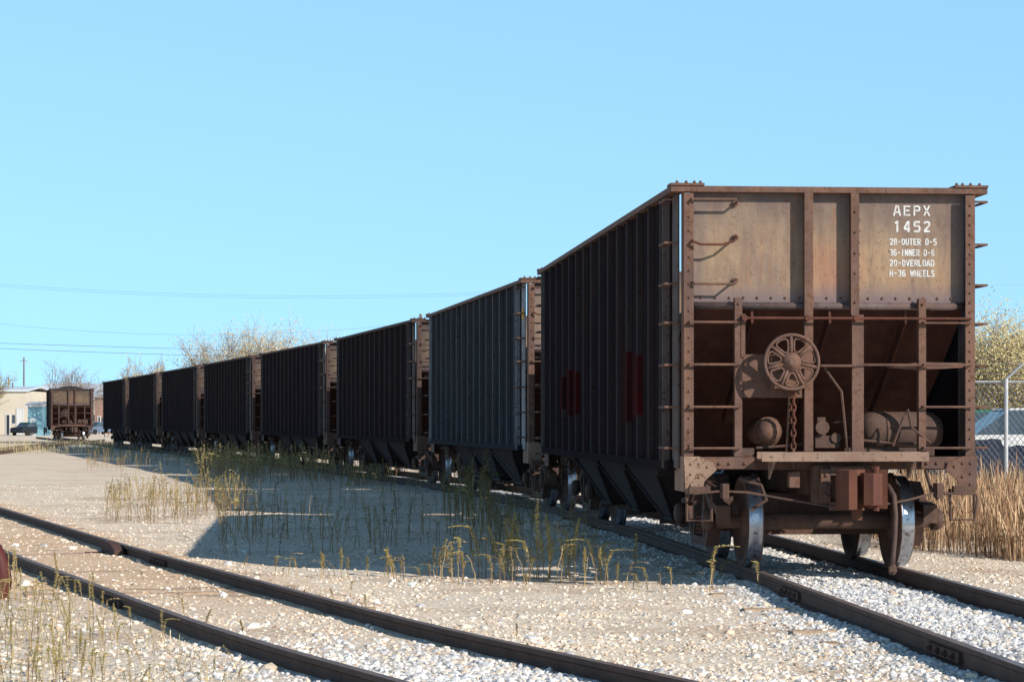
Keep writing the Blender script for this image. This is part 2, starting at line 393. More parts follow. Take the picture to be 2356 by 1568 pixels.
    b=B(T); b.box(-1.34,1.36,.0,.12,.99,1.11); b.box(-1.34,1.36,-.03,-.001,1.09,1.115)
    b.box(-1.36,-.75,-.045,-.032,1.0,1.1); b.box(.9,1.36,-.045,-.032,1.0,1.1)
    b.bolts([(x,-.045,1.05) for x in (-1.3,-1.2,-1.1,-1.0,-.85,.95,1.05,1.15,1.3)],'y',.018,.02); b.build('end_sill',M['frame'],P)
    for s in (-1,1):
        b=B(T); b.prism([(s*1.45,1.12),(s*1.3,1.12),(s*1.16,1.06),(s*1.13,.99),(s*1.25,.88),(s*1.27,.76),(s*1.43,.76)],'y',-.075,-.05)
        b.box(s*1.43,s*1.45,-.05,.5,.78,1.12); b.bolts([(s*x,-.075,z) for x,z in ((1.38,1.05),(1.3,1.05),(1.22,1.02),(1.38,.95),(1.3,.92),(1.38,.84))],'y',.015,.016)
        b.build('gusset_plate',M['plat' if s<0 else 'frame'],P)
        b=B(T); b.tube([(s*1.42,-.05,.8),(s*1.42,-.08,.5),(s*1.18,-.08,.5),(s*1.18,-.05,.8)],.016,6); b.box(s*1.2,s*1.4,-.12,-.05,.76,.83); b.build('sill_step',M['under'],P)
    b=B(T); b.box(-.73,.88,-.34,-.05,1.085,1.10); b.box(-.74,.89,-.365,-.341,1.075,1.165); b.box(-.73,.88,-.06,-.045,1.1,1.165)
    b.prism([(-.34,1.08),(-.05,1.08),(-.05,.9)],'x',-.62,-.6); b.prism([(-.34,1.08),(-.05,1.08),(-.05,.9)],'x',.75,.77); b.build('crossover_platform',M['plat'],P)
    b=B(T); cx=.13
    b.box(cx-.32,cx+.3,-.12,-.0,.66,1.03); b.box(cx-.26,cx-.17,-.2,-.121,.68,1.0); b.box(cx+.17,cx+.27,-.2,-.121,.68,1.0); b.box(cx-.165,cx+.165,-.2,-.121,.94,1.02); b.box(cx-.165,cx+.165,-.2,-.121,.6,.68)
    b.bolts([(cx-.21,-.2,z) for z in (.74,.84,.94)]+[(cx+.22,-.2,z) for z in (.74,.84,.94)],'y',.022,.02)
    st=b.build('coupler',M['frame'],P)
    cx2=cx+.04
    b=B(T); b.box(cx2-.1,cx2+.1,-.5,-.121,.70,.94)
    b.prism([(cx2-.22,-.70),(cx2-.17,-.82),(cx2-.09,-.82),(cx2-.07,-.66),(cx2-.05,-.55),(cx2+.06,-.5),(cx2+.18,-.6),(cx2+.25,-.62),(cx2+.25,-.5),(cx2+.16,-.36),(cx2-.13,-.36),(cx2-.22,-.48)],'z',.63,1.0)
    b.box(cx2-.06,cx2+.02,-.56,-.45,.52,.63); b.cyl((cx2+.15,-.52,1.0),'z',.045,.03,8)
    b.build('coupler_head',M['rust'],st)
    b=B(T); b.prism([(cx2+.05,-.54),(cx2+.18,-.66),(cx2+.15,-.82),(cx2+.05,-.88),(cx2-.03,-.84),(cx2-.02,-.76),(cx2+.05,-.70),(cx2-.01,-.6)],'z',.67,.97); b.cyl((cx2+.14,-.62,.61),'z',.03,.42,8); b.build('knuckle',M['rust'],st)
    f=lambda px,py,y:((px-1902)/236,y,EYE+(HY-py)/236)
    b=B(T); b.tube([f(1578,1150,-.1),f(1580,1133,-.2),f(1640,1127,-.22),f(1700,1130,-.24),f(1790,1146,-.28),f(1880,1160,-.32),f(1935,1163,-.34),f(2010,1158,-.3),f(2070,1148,-.26),f(2130,1133,-.22),f(2232,1135,-.2),f(2235,1150,-.2),f(2228,1200,-.2)],.012,6)
    b.box(-1.1,-1.04,-.26,-.1,.72,.86); b.box(1.0,1.06,-.26,-.1,.72,.86); b.build('uncoupling_lever',M['under'],P)
    b=B(T); b.tube([(.5,.0,.85),(.53,-.2,.83),(.56,-.3,.74),(.57,-.33,.55),(.56,-.34,.35),(.54,-.36,.18),(.52,-.4,.08)],[.03,.03,.028,.026,.026,.026,.028],8); ah=b.build('air_hose',M['hose'],P,True)
    b=B(T); b.lathe([(.03,0),(.04,-.03),(.045,-.07),(.025,-.1)],(.52,-.41,.09),'z',8); b.box(.48,.53,-.47,-.4,0.02,.07); b.build('hose_coupling',M['under'],ah)
    b=B(T); b.tube([(-.9,-.05,.9),(-.7,-.12,.84),(-.65,-.12,.7),(-.8,-.1,.6)],.02); b.build('brake_pipe',M['under'],P)
    b=B(T); b.tube([(.95,.0,.98),(.98,-.1,.8),(1.05,-.1,.7)],.02); b.build('brake_pipe',M['under'],P)
    if not brake: return
    b=B(T); b.box(-.9,-.265,.0,.02,1.69,2.11); b.box(-.88,-.84,-.03,-.001,2.08,2.5); b.box(-.6,-.27,-.12,-.001,1.78,2.1); b.bolts([(-.86,0,1.74),(-.3,0,1.74),(-.62,0,2.07)]); bh=b.build('brake_housing',M['frame'],P)
    c=(-.43,-.26,2.03); b=B(T)
    rim=[(c[0]+.262*math.cos(a),c[1],c[2]+.262*math.sin(a)) for a in np.linspace(0,2*math.pi,36,endpoint=False)]
    b.tube(rim,.018,6,True)
    n=7
    for k in range(n):
        a0=2*math.pi*k/n+.25
        pet=[]
        for rr,da in ((.10,-.0),(.115,.2),(.16,.27),(.21,.30),(.232,.22),(.238,0),(.232,-.22),(.21,-.30),(.16,-.27),(.115,-.2)):
            pet.append((c[0]+rr*math.cos(a0+da),c[1]+.015,c[2]+rr*math.sin(a0+da)))
        b.tube(pet,.013,5,True)
        a1=a0+math.pi/n; b.tube([(c[0]+.05*math.cos(a1),c[1]+.015,c[2]+.05*math.sin(a1)),(c[0]+.258*math.cos(a1),c[1]+.005,c[2]+.258*math.sin(a1))],.018,6)
    bw=b.build('brake_wheel',M['frame'],P,True)
    b=B(T); b.lathe([(.03,-.05),(.05,-.02),(.095,.0),(.1,.03),(.04,.06),(.03,.14)],c,'y',16); b.build('hub',M['frame'],bw,True)
    b=B(T); z=1.78; k=0
    while z>1.2:
        ring=[]
        for q in np.linspace(0,2*math.pi,10,endpoint=False):
            u=.022*math.cos(q); w=.043*math.sin(q)
            ring.append((-.38+(u if k%2 else 0),-.1+(0 if k%2 else u),z+w))
        b.tube(ring,.0095,5,True); z-=.062; k+=1
    b.build('chain',M['rust'],P)
    b=B(T); b.tube([(-.38,-.1,1.2),(-.38,-.1,1.0)],.014); b.box(-.43,-.33,-.16,-.05,.82,.97); b.tube([(-.41,-.06,1.76),(-.44,-.06,1.15)],.012); b.build('brake_rod',M['frame'],P)
    b=B(T); b.lathe([(.03,0),(.09,.03),(.125,.09),(.13,.14),(.13,.6)],(-.57,.05,1.36),'y',20); b.lathe([(.14,0),(.145,.01),(.145,.03),(.14,.04)],(-.57,.2,1.36),'y',20); b.build('brake_cylinder',M['frame'],P,True)
    b=B(T); b.lathe([(.03,0),(.13,.03),(.19,.1),(.195,.16),(.195,.7),(.19,.76),(.13,.84),(.03,.87)],(.36,.4,1.36),'x',24)
    b.lathe([(.2,0),(.2,.03)],(.62,.4,1.36),'x',24); b.lathe([(.2,0),(.2,.03)],(.98,.4,1.36),'x',24); b.build('air_reservoir',M['under'],P,True)
    b=B(T); b.box(-.12,.12,.1,.3,1.2,1.32); b.cyl((-.06,.05,1.4),'y',.07,.2,10); b.cyl((.08,.08,1.3),'y',.05,.2,10); b.box(-.1,-.02,.1,.2,1.32,1.5); b.tube([(.1,.2,1.32),(.3,.15,1.28),(.6,.15,1.25),(.9,.1,1.24)],.014); b.tube([(-.1,.15,1.25),(-.4,.15,1.22),(-.7,.15,1.2)],.014); b.tube([(.06,.1,1.45),(.2,.1,1.46),(.3,.1,1.3)],.012); b.build('brake_valve',M['under'],P)
    b=B(T); b.tube([(.62,-.02,1.22),(.72,-.05,1.5),(.76,-.05,1.58),(.8,-.04,1.4),(1.0,.0,1.25)],.012); b.box(.2,1.1,.22,.26,1.12,1.2)
    b.build('brake_linkage',M['under'],P)
    b=B(T); b.tube([(-.05,.02,1.98),(.12,.02,1.75),(.18,.02,1.15)],.014); b.build('diagonal_rod',M['under'],P)
    b=B(T); b.box(-.95,-.75,-.02,.1,1.12,1.2); b.build('foot_bracket',M['under'],P)
make_end(near,True); make_end(far,False)
GL={'A':[[(0,0),(1.5,6)],[(2.5,6),(4,0)],[(1.2,2),(2.8,2)]],'E':[[(.4,0),(.4,6)],[(1.2,5.6),(4,5.6)],[(1.2,3),(3.4,3)],[(1.2,.4),(4,.4)]],
'P':[[(.4,0),(.4,6)],[(1.2,5.6),(3.1,5.6),(3.7,5),(3.7,3.6),(3.1,3),(1.2,3)]],'X':[[(.3,0),(1.7,2.6)],[(2.3,3.4),(3.7,6)],[(.3,6),(1.7,3.4)],[(2.3,2.6),(3.7,0)]],
'1':[[(.9,4.8),(2,5.6)],[(2.2,6),(2.2,0)]],'4':[[(3,0),(3,6)],[(2.4,5.6),(.3,2)],[(.3,1.7),(4,1.7)]],'5':[[(3.8,5.6),(.5,5.6)],[(.4,5.4),(.4,3.3)],[(.6,3.3),(3.1,3.4),(3.7,2.7),(3.7,1),(3,.4),(.3,.4)]],
'2':[[(.3,4.8),(1,5.6),(3,5.6),(3.7,4.8),(3.6,3.8),(.5,.6)],[(.3,.4),(4,.4)]],'8':[[(1.2,5.6),(.5,5),(.5,3.7),(1.1,3.05),(.4,2.3),(.4,1),(1.1,.4)],[(2.8,5.6),(3.5,5),(3.5,3.7),(2.9,3.05),(3.6,2.3),(3.6,1),(2.9,.4)],[(1.1,3.05),(2.9,3.05)],[(1.3,5.6),(2.7,5.6)],[(1.3,.4),(2.7,.4)]],
'0':[[(1.2,5.6),(.4,4.6),(.4,1.4),(1.2,.4)],[(2.8,5.6),(3.6,4.6),(3.6,1.4),(2.8,.4)],[(1.4,5.6),(2.6,5.6)],[(1.4,.4),(2.6,.4)]],'U':[[(.4,6),(.4,1.2),(1.2,.4),(2.8,.4),(3.6,1.2),(3.6,6)]],
'T':[[(0,5.6),(4,5.6)],[(2,5),(2,0)]],'R':[[(.4,0),(.4,6)],[(.9,5.6),(3.1,5.6),(3.7,5),(3.7,3.6),(3.1,2.9),(.9,2.9)],[(2,2.8),(3.9,0)]],'D':[[(.4,0),(.4,6)],[(.9,5.6),(2.6,5.6),(3.6,4.6),(3.6,1.4),(2.6,.4),(.9,.4)]],
'3':[[(.3,5.2),(1,5.6),(3,5.6),(3.6,4.8),(3.3,3.4),(1.8,3.05)],[(2.8,3.05),(3.7,2.3),(3.7,1),(3,.4),(.9,.4),(.3,.9)]],'6':[[(3.6,5.2),(3,5.6),(1.4,5.6),(.4,4.6),(.4,1.2),(1.2,.4),(2.9,.4),(3.7,1.2),(3.7,2.4),(2.9,3.3),(.8,3.3)]],
'I':[[(2,0),(2,6)]],'N':[[(.4,0),(.4,6)],[(.7,5.4),(3.3,.6)],[(3.6,0),(3.6,6)]],'V':[[(.2,6),(1.8,.2)],[(2.2,.2),(3.8,6)]],'L':[[(.4,0),(.4,6)],[(.9,.4),(4,.4)]],'H':[[(.4,0),(.4,6)],[(3.6,0),(3.6,6)],[(.8,3),(3.2,3)]],
'W':[[(0,6),(.9,0)],[(1.1,.3),(2,4.4)],[(2,4.4),(2.9,.3)],[(3.1,0),(4,6)]],'S':[[(3.6,5.2),(3,5.6),(1,5.6),(.4,4.8),(.5,3.6),(3.3,2.6),(3.7,1.6),(3.2,.4),(.4,.5)]],'-':[[(.6,3),(3.4,3)]],' ':[],'O':None}
GL['O']=GL['0']
def text(s,x0,x1,zb,cap,parent,y=.098,t=.5,fill=.74):
    n=len(s); adv=(x1-x0)/(n-1+fill); gw=adv*fill; b=MB(); k=0
    for i,ch in enumerate(s):
        ox=x0+adv*i
        for pl in GL[ch]:
            for (a0,c0),(a1,c1) in zip(pl[:-1],pl[1:]):
                p=Vector((ox+a0/4*gw,zb+c0/6*cap)); q=Vector((ox+a1/4*gw,zb+c1/6*cap)); d=(q-p).normalized(); e=d*cap*.02
                p-=e;q+=e; nn=Vector((-d.y,d.x))*cap/6*t*.95; yy=y-.0003*(k%9); k+=1
                b.add([(p.x-nn.x,yy,p.y-nn.y),(q.x-nn.x,yy,q.y-nn.y),(q.x+nn.x,yy,q.y+nn.y),(p.x+nn.x,yy,p.y+nn.y)],[(0,1,2,3)])
    return b.build('lettering',M['white'],parent)
DX=.10
def make_truck(yc):
    TT=lambda x,y,z:(x+DX,y,z)
    b=B(TT); b.prism([(-1.05,.62),(-.6,.72),(.6,.72),(1.05,.62),(1.05,.5),(.6,.42),(-.6,.42),(-1.05,.5)],'y',yc-.18,yc+.18); b.cyl((0,yc,.7),'z',.2,.06,16)
    tr=b.build('truck',M['under'],root)
    for s in (-1,1):
        b=B(TT); x0,x1=s*.98,s*1.12
        top=[(-1.12,.44),(-1.12,.62),(-.72,.66),(-.45,.84),(.45,.84),(.72,.66),(1.12,.62),(1.12,.44),(1.04,.55),(.72,.56),(.4,.72),(-.4,.72),(-.72,.56),(-1.04,.55)]
        b.prism([(yc+y,z) for y,z in top],'x',x0,x1)
        bot=[(-.8,.56),(-.45,.18),(.45,.18),(.8,.56),(.66,.56),(.38,.27),(-.38,.27),(-.66,.56)]
        b.prism([(yc+y,z) for y,z in bot],'x',x0+s*.002,x1-s*.002)
        for yy in (-.36,.28): b.box(x0+s*.004,x1-s*.004,yc+yy,yc+yy+.08,.26,.74)
        b.build('side_frame',M['under'],tr)
        for yy in (-.16,0,.16):
            b=B(TT); pts=[(s*1.05+.055*math.cos(q),yc+yy+.055*math.sin(q),.28+.2*q/(2*math.pi*5)) for q in np.linspace(0,2*math.pi*5,50)]
            b.tube(pts,.013,5); b.build('spring',M['rust'],tr)
        for ya in (-.89,.89):
            b=B(TT); cc=(0,yc+ya,.457)
            pr=[(.09,.68),(.17,.69),(.2,.735),(.36,.735),(.40,.69),(.485,.685),(.488,.70),(.462,.72),(.457,.74),(.455,.83),(.445,.84),(.40,.835),(.37,.79),(.2,.79),(.16,.83),(.1,.84)]
            b.lathe([(r,s*h) for r,h in pr],cc,'x',40)
            w=b.build('wheel',[M['wheelf'],M['steel']],tr,True)
            for pl in w.data.polygons:
                c=pl.center; rr=math.hypot(c.y-cc[1],c.z-cc[2]); ax=abs(c.x-DX)
                if rr>.452 and ax>.71 and ax<.836: pl.material_index=1
            b=B(TT); sg=1 if s>0 else -1; b.lathe([(.11,0),(.115,sg*.06),(.09,sg*.1),(.05,sg*.11)],(s*1.121,yc+ya,.47),'x',12); b.build('bearing_cap',M['wheelf'],tr,True)
    for ya in (-.89,.89):
        b=B(TT); b.lathe([(.07,-1.12),(.07,-.85),(.095,-.84),(.085,-.5),(.08,0),(.085,.5),(.095,.84),(.07,.85),(.07,1.12)],(0,yc+ya,.457),'x',14); b.build('axle',M['under'],tr,True)
        sg=1 if ya>0 else -1
        b=B(TT); b.box(-.85,.85,yc+ya-sg*.5-.03,yc+ya-sg*.5+.03,.3,.4); b.box(-.72,-.6,yc+ya-sg*.52,yc+ya-sg*.44,.3,.55); b.box(.6,.72,yc+ya-sg*.52,yc+ya-sg*.44,.3,.55); b.build('brake_beam',M['under'],tr)
make_truck(1.68); make_truck(L-1.68)

for o in list(bpy.data.objects):
    if o.parent: kids.setdefault(o.parent.name,[]).append(o)
PITCH=15.55
dk={M['end']:M['end_d'],M['frame']:M['frame_d'],M['plat']:M['frame'],M['rust']:M['frame_d'],M['white']:M['frame_d']}
swp={1:{M['side']:M['side2'],M['rib']:M['rib2'],M['corner']:M['cornerw']}}
for k in range(2,8):
    swp[k]=dict(dk)
    if k%2==0: swp[k][M['side']]=M['side3']
labels=['nearest hopper car, tan end with stencilled lettering and a round brake wheel',
'grey-black hopper car coupled behind the nearest one, pale corner and yellow card',
'black ribbed hopper car third from the front, behind the grey-black one',
'black ribbed hopper car fourth from the front of the long train',
'black ribbed hopper car fifth from the front, heaped slightly above its rim',
'black ribbed hopper car sixth from the front of the long train',
'small dark hopper car second from the far end of the long train',
'smallest hopper car, at the far left end of the long train']
cars=[]
endsheet0=[o for o in kids[root.name] if o.name.startswith('end_sheet')][0]
for i in range(8):
    c=root if i==0 else copy_tree(root,None,swp.get(i))
    s=i*PITCH; p1=cp(s+1.68); p2=cp(s+L-1.68); d=(p2-p1).normalized(); a=math.atan2(-d.x,d.y); org=p1-d*1.68-Vector((d.y,-d.x))*DX
    c.location=(org.x,org.y,0); c.rotation_euler=(0,0,a); tag(c,labels[i],'hopper car','hopper cars of the long curving train'); cars.append(c)
sw=dict(dk); sw[M['side']]=M['side3']
c=copy_tree(root,None,sw); fx,fy=(165-CX)/F*171,171
c.location=(fx,fy,0); c.rotation_euler=(0,0,R(12.0)); tag(c,'lone distant brown hopper car with heaped load, apart on the left','hopper car'); lone=c
text('AEPX',.661,1.02,3.478,.098,endsheet0,t=.52,fill=.64); text('1452',.661,1.02,3.318,.105,endsheet0,t=.62,fill=.62)
text('28-OUTER D-5',.62,1.085,3.190,.062,endsheet0,t=.58); text('36-INNER D-6',.62,1.065,3.084,.062,endsheet0,t=.58); text('20-OVERLOAD',.62,1.062,2.982,.062,endsheet0,t=.58); text('H-36 WHEELS',.62,1.065,2.880,.062,endsheet0,t=.58)
dy=(L-1.7)/(NR-1)
for k,z0,z1 in ((2,1.5,2.22),(3,1.42,2.28),(9,1.52,2.16),(10,1.5,2.2),(11,1.6,2.12)):
    y=.85+dy*k
    b=MB(); b.box(-1.4935,-1.4915,y+.06,y+dy-.06,z0,z1); b.build('paint_patch',M['redp'],root)
    b=MB(); b.prism([(-1.4925,y-.058),(-1.5475,y-.042),(-1.5475,y+.042),(-1.4925,y+.058)],'z',z0+.03,z1-.05); b.build('paint_patch',M['redp'],root)
b=MB(); b.box(-1.485,-1.477,.2,.42,3.12,3.28); b.build('yellow_card',M['yel'],cars[1])
def load(parent,h):
    b=MB(); n=10; vs=[];fs=[]
    for j in range(n+1):
        for i in range(n+1):
            u=i/n*2-1; v=j/n; z=3.5+h*max(0,(1-u*u))**.7*min(1,6*v*(1-v))**.6+.05*mn.noise(Vector((u*3,v*9,h)))
            vs.append((u*1.38,.2+v*(L-.4),z))
    for j in range(n):
        for i in range(n): fs.append((j*(n+1)+i,j*(n+1)+i+1,(j+1)*(n+1)+i+1,(j+1)*(n+1)+i))
    b.add(vs,fs); b.build('coal_load',M['coal'],parent)
load(lone,.48); load(cars[4],.45)

# ---------------------------------------------------------------- ground
def dist_to(P,X,Y):
    A=np.array([[p.x,p.y] for p in P]); out=np.full(X.shape,1e9)
    for (x0,y0),(x1,y1) in zip(A[:-1],A[1:]):
        dx,dy=x1-x0,y1-y0; t=np.clip(((X-x0)*dx+(Y-y0)*dy)/(dx*dx+dy*dy),0,1)
        out=np.minimum(out,np.hypot(X-x0-t*dx,Y-y0-t*dy))
    return out
def grow(a,s,lim):
    o=[];x=a;st=s
    while x<lim: st*=1.25; x+=st; o.append(x)
    return o
xs=np.array([-v for v in grow(15,.3,3000)][::-1]+list(np.arange(-15,13,.17))+grow(13,.3,3000))
ys=np.array([-v for v in grow(-9,.4,400)][::-1]+list(np.arange(9.2,55,.17))+grow(55,.3,5000))
X,Y=np.meshgrid(xs,ys)
dm=dist_to(main[::2],X,Y); df=dist_to(fore[::3],X,Y)
Z=np.full(X.shape,G)
for (j,i) in np.ndindex(X.shape):
    x,y=X[j,i],Y[j,i]
    if abs(x)<40 and 5<y<120:
        Z[j,i]+=.03*mn.noise(Vector((x*.6,y*.6,0)))+.018*mn.noise(Vector((x*2.7,y*2.7,3)))
Z+= .045*np.clip(1-dm/1.6,0,1)
nearf=np.clip((df-1.1)/.9,0,1); Z=np.where(df<2.0,G+.055*(1-nearf)+(Z-G)*(.6+.4*nearf),Z)
Z-= .05*np.clip((dm-2.2)/1.5,0,1)*np.clip(1-(Y-25)/40,0,1)*np.clip((X-4)/2,0,1)
def gz(x,y):
    j=min(max(np.searchsorted(ys,y)-1,0),len(ys)-2); i=min(max(np.searchsorted(xs,x)-1,0),len(xs)-2)
    u=(x-xs[i])/(xs[i+1]-xs[i]); v=(y-ys[j])/(ys[j+1]-ys[j])
    return float(Z[j,i]*(1-u)*(1-v)+Z[j,i+1]*u*(1-v)+Z[j+1,i]*(1-u)*v+Z[j+1,i+1]*u*v)
V=np.stack([X,Y,Z],-1).reshape(-1,3); nx=len(xs); ny=len(ys)
idx=np.arange(nx*ny).reshape(ny,nx); Fq=np.stack([idx[:-1,:-1],idx[:-1,1:],idx[1:,1:],idx[1:,:-1]],-1).reshape(-1,4)
def ballastw(X,Y,dm,df):
    w=np.clip(1.4-dm/1.35,0,1)
    w2=np.clip(1.4-df/1.3,0,1)*np.clip((18.5-Y)/4,0,1)*.9
    w3=np.clip((16.6-Y)/2.3,0,1)*.7*np.clip(1.1-(np.abs(X-.2)/2.4),0,1)
    return np.maximum(np.maximum(w,w2),w3)
bw_=ballastw(X,Y,dm,df)
orange=np.clip(1.4-df/1.7,0,1)*np.clip((Y-17)/5,0,1)
cols=np.stack([bw_,orange,orange*0],-1).reshape(-1,3)
def groundmat():
    m,t,b=nt('ground_gravel')
    a=nd(t,'ShaderNodeVertexColor',layer_name='Col'); sp=nd(t,'ShaderNodeSeparateColor'); t.links.new(a.outputs[0],sp.inputs[0])
    big=noi(t,.35,6); mid=noi(t,2.2,7,rough=.7); fine=noi(t,11,8,rough=.8); patch=noi(t,.75,7,(.5,1,1),.65)
    tc=nd(t,'ShaderNodeTexCoord'); vo=nd(t,'ShaderNodeTexVoronoi'); vo.inputs['Scale'].default_value=24; t.links.new(tc.outputs['Object'],vo.inputs['Vector'])
    vs=nd(t,'ShaderNodeSeparateColor'); t.links.new(vo.outputs['Color'],vs.inputs[0])
    c=mixc(t,ramp(t,big,.35,.65),(.87,.70,.53),(.90,.77,.61))
    c=mixc(t,ramp(t,patch,.51,.62,0,.7),c,(.62,.45,.31))
    c=mixc(t,ramp(t,mid,.48,.76,0,.5),c,(.66,.49,.35))
    c=mixc(t,ramp(t,vs.outputs[0],.6,1,0,.7),c,(.92,.85,.76))
    c=mixc(t,ramp(t,vs.outputs[1],.82,1,0,.65),c,(.44,.33,.25))
    bc=mixc(t,ramp(t,vs.outputs[0],0,1),(.50,.50,.50),(.85,.84,.83))
    ad=nd(t,'ShaderNodeMath',operation='ADD'); t.links.new(sp.outputs[0],ad.inputs[0]); t.links.new(mid,ad.inputs[1])
    c=mixc(t,ramp(t,ad.outputs[0],.85,1.35),c,bc)
    ad2=nd(t,'ShaderNodeMath',operation='ADD'); t.links.new(sp.outputs[1],ad2.inputs[0]); t.links.new(big,ad2.inputs[1])
    c=mixc(t,ramp(t,ad2.outputs[0],.75,1.7,0,.65),c,(.74,.46,.25))
    c=mixc(t,ramp(t,fine,.54,.74,0,.45),c,(.44,.34,.26))
    t.links.new(c,b.inputs['Base Color']); b.inputs['Roughness'].default_value=.95; b.inputs['Specular IOR Level'].default_value=.05
    h=nd(t,'ShaderNodeMath',operation='ADD'); t.links.new(fine,h.inputs[0]); t.links.new(vo.outputs['Distance'],h.inputs[1])
    bump(t,b,h.outputs[0],.5,.025)
    return m
M['ground']=groundmat()
g=npmesh('ground',V,Fq,M['ground'],cols,True); tag(g,kind='structure')

phi=(1+5**.5)/2
ico=np.array([(-1,phi,0),(1,phi,0),(-1,-phi,0),(1,-phi,0),(0,-1,phi),(0,1,phi),(0,-1,-phi),(0,1,-phi),(phi,0,-1),(phi,0,1),(-phi,0,-1),(-phi,0,1)],float); ico/=np.linalg.norm(ico[0])
icof=np.array([(0,11,5),(0,5,1),(0,1,7),(0,7,10),(0,10,11),(1,5,9),(5,11,4),(11,10,2),(10,7,6),(7,1,8),(3,9,4),(3,4,2),(3,2,6),(3,6,8),(3,8,9),(4,9,5),(2,4,11),(6,2,10),(8,6,7),(9,8,1)])
def stones(n,pred,smin,smax,ylo,yhi,name,palette,seed):
    rg=np.random.default_rng(seed)
    N=n*7
    Yv=ylo*(yhi/ylo)**rg.random(N); U=(rg.random(N)*2600-120-CX)/F; Xv=U*Yv
    dmm=dist_to(main[::2],Xv,Yv); dff=dist_to(fore[::3],Xv,Yv)
    w=pred(Xv,Yv,dmm,dff); keep=rg.random(N)<w
    keep&=np.abs(dff-.7525)>.07; keep&=np.abs(dmm-.7525)>.06
    Xv=Xv[keep][:n]; Yv=Yv[keep][:n]; k=len(Xv)
    S=smin*(smax/smin)**(rg.random(k)**1.8)
    base=ico[None]*(1+rg.uniform(-.28,.28,(k,12,1)))
    sc=np.stack([S*rg.uniform(.8,1.4,k),S*rg.uniform(.8,1.3,k),S*rg.uniform(.5,.9,k)],-1)
    v=base*sc[:,None,:]
    an=rg.random(k)*6.28; tl=rg.uniform(-.5,.5,k)
    ct,st=np.cos(tl),np.sin(tl); x,y,z=v[...,0],v[...,1]*ct[:,None]-v[...,2]*st[:,None],v[...,1]*st[:,None]+v[...,2]*ct[:,None]
    ca,sa=np.cos(an)[:,None],np.sin(an)[:,None]; v=np.stack([x*ca-y*sa,x*sa+y*ca,z],-1)
    zz=np.array([gz(a,b) for a,b in zip(Xv,Yv)]); v+=np.stack([Xv,Yv,zz+S*.1],-1)[:,None,:]
    f=(icof[None]+np.arange(k)[:,None,None]*12).reshape(-1,3)
    pal=np.array(palette); ci=pal[rg.integers(0,len(pal),k)]*rg.uniform(.8,1.1,(k,1)); cc=np.repeat(np.clip(ci,0,.92),12,axis=0)
    return npmesh(name,v.reshape(-1,3),f,M['stone'],cc)
PB=[(.77,.76,.75),(.83,.81,.79),(.64,.64,.64),(.76,.69,.61),(.52,.52,.53),(.87,.84,.80),(.80,.68,.55),(.60,.60,.62)]
PC=[(.86,.72,.57),(.90,.79,.65),(.76,.59,.44),(.84,.69,.53),(.52,.40,.30),(.92,.84,.75),(.68,.65,.61)]
cl=lambda X,Y:(np.sin(X*2.1+Y*1.3+np.sin(Y*2.7))*np.sin(Y*1.7-X*1.1+np.sin(X*3.1)))
o=stones(22000,lambda X,Y,a,b:np.clip(ballastw(X,Y,a,b)*1.15-.15+.12*cl(X,Y),0,1)**1.3*.85,.010,.030,12.5,40,'ballast',PB,1); tag(o,'pale grey crushed stone ballast along the rails','ballast',None,'stuff')
o=stones(30000,lambda X,Y,a,b:(1-ballastw(X,Y,a,b)*.6)*(.2+.6*np.clip(cl(X,Y)+.35,0,1)),.007,.024,12.5,60,'gravel',PC,2); tag(o,'cream and tan gravel stones scattered over the yard','gravel',None,'stuff')
o=stones(320,lambda X,Y,a,b:X*0+.3,.025,.055,12.5,50,'loose_stones',PB+PC,7); tag(o,'larger loose stones lying here and there on the gravel','stones',None,'stuff')

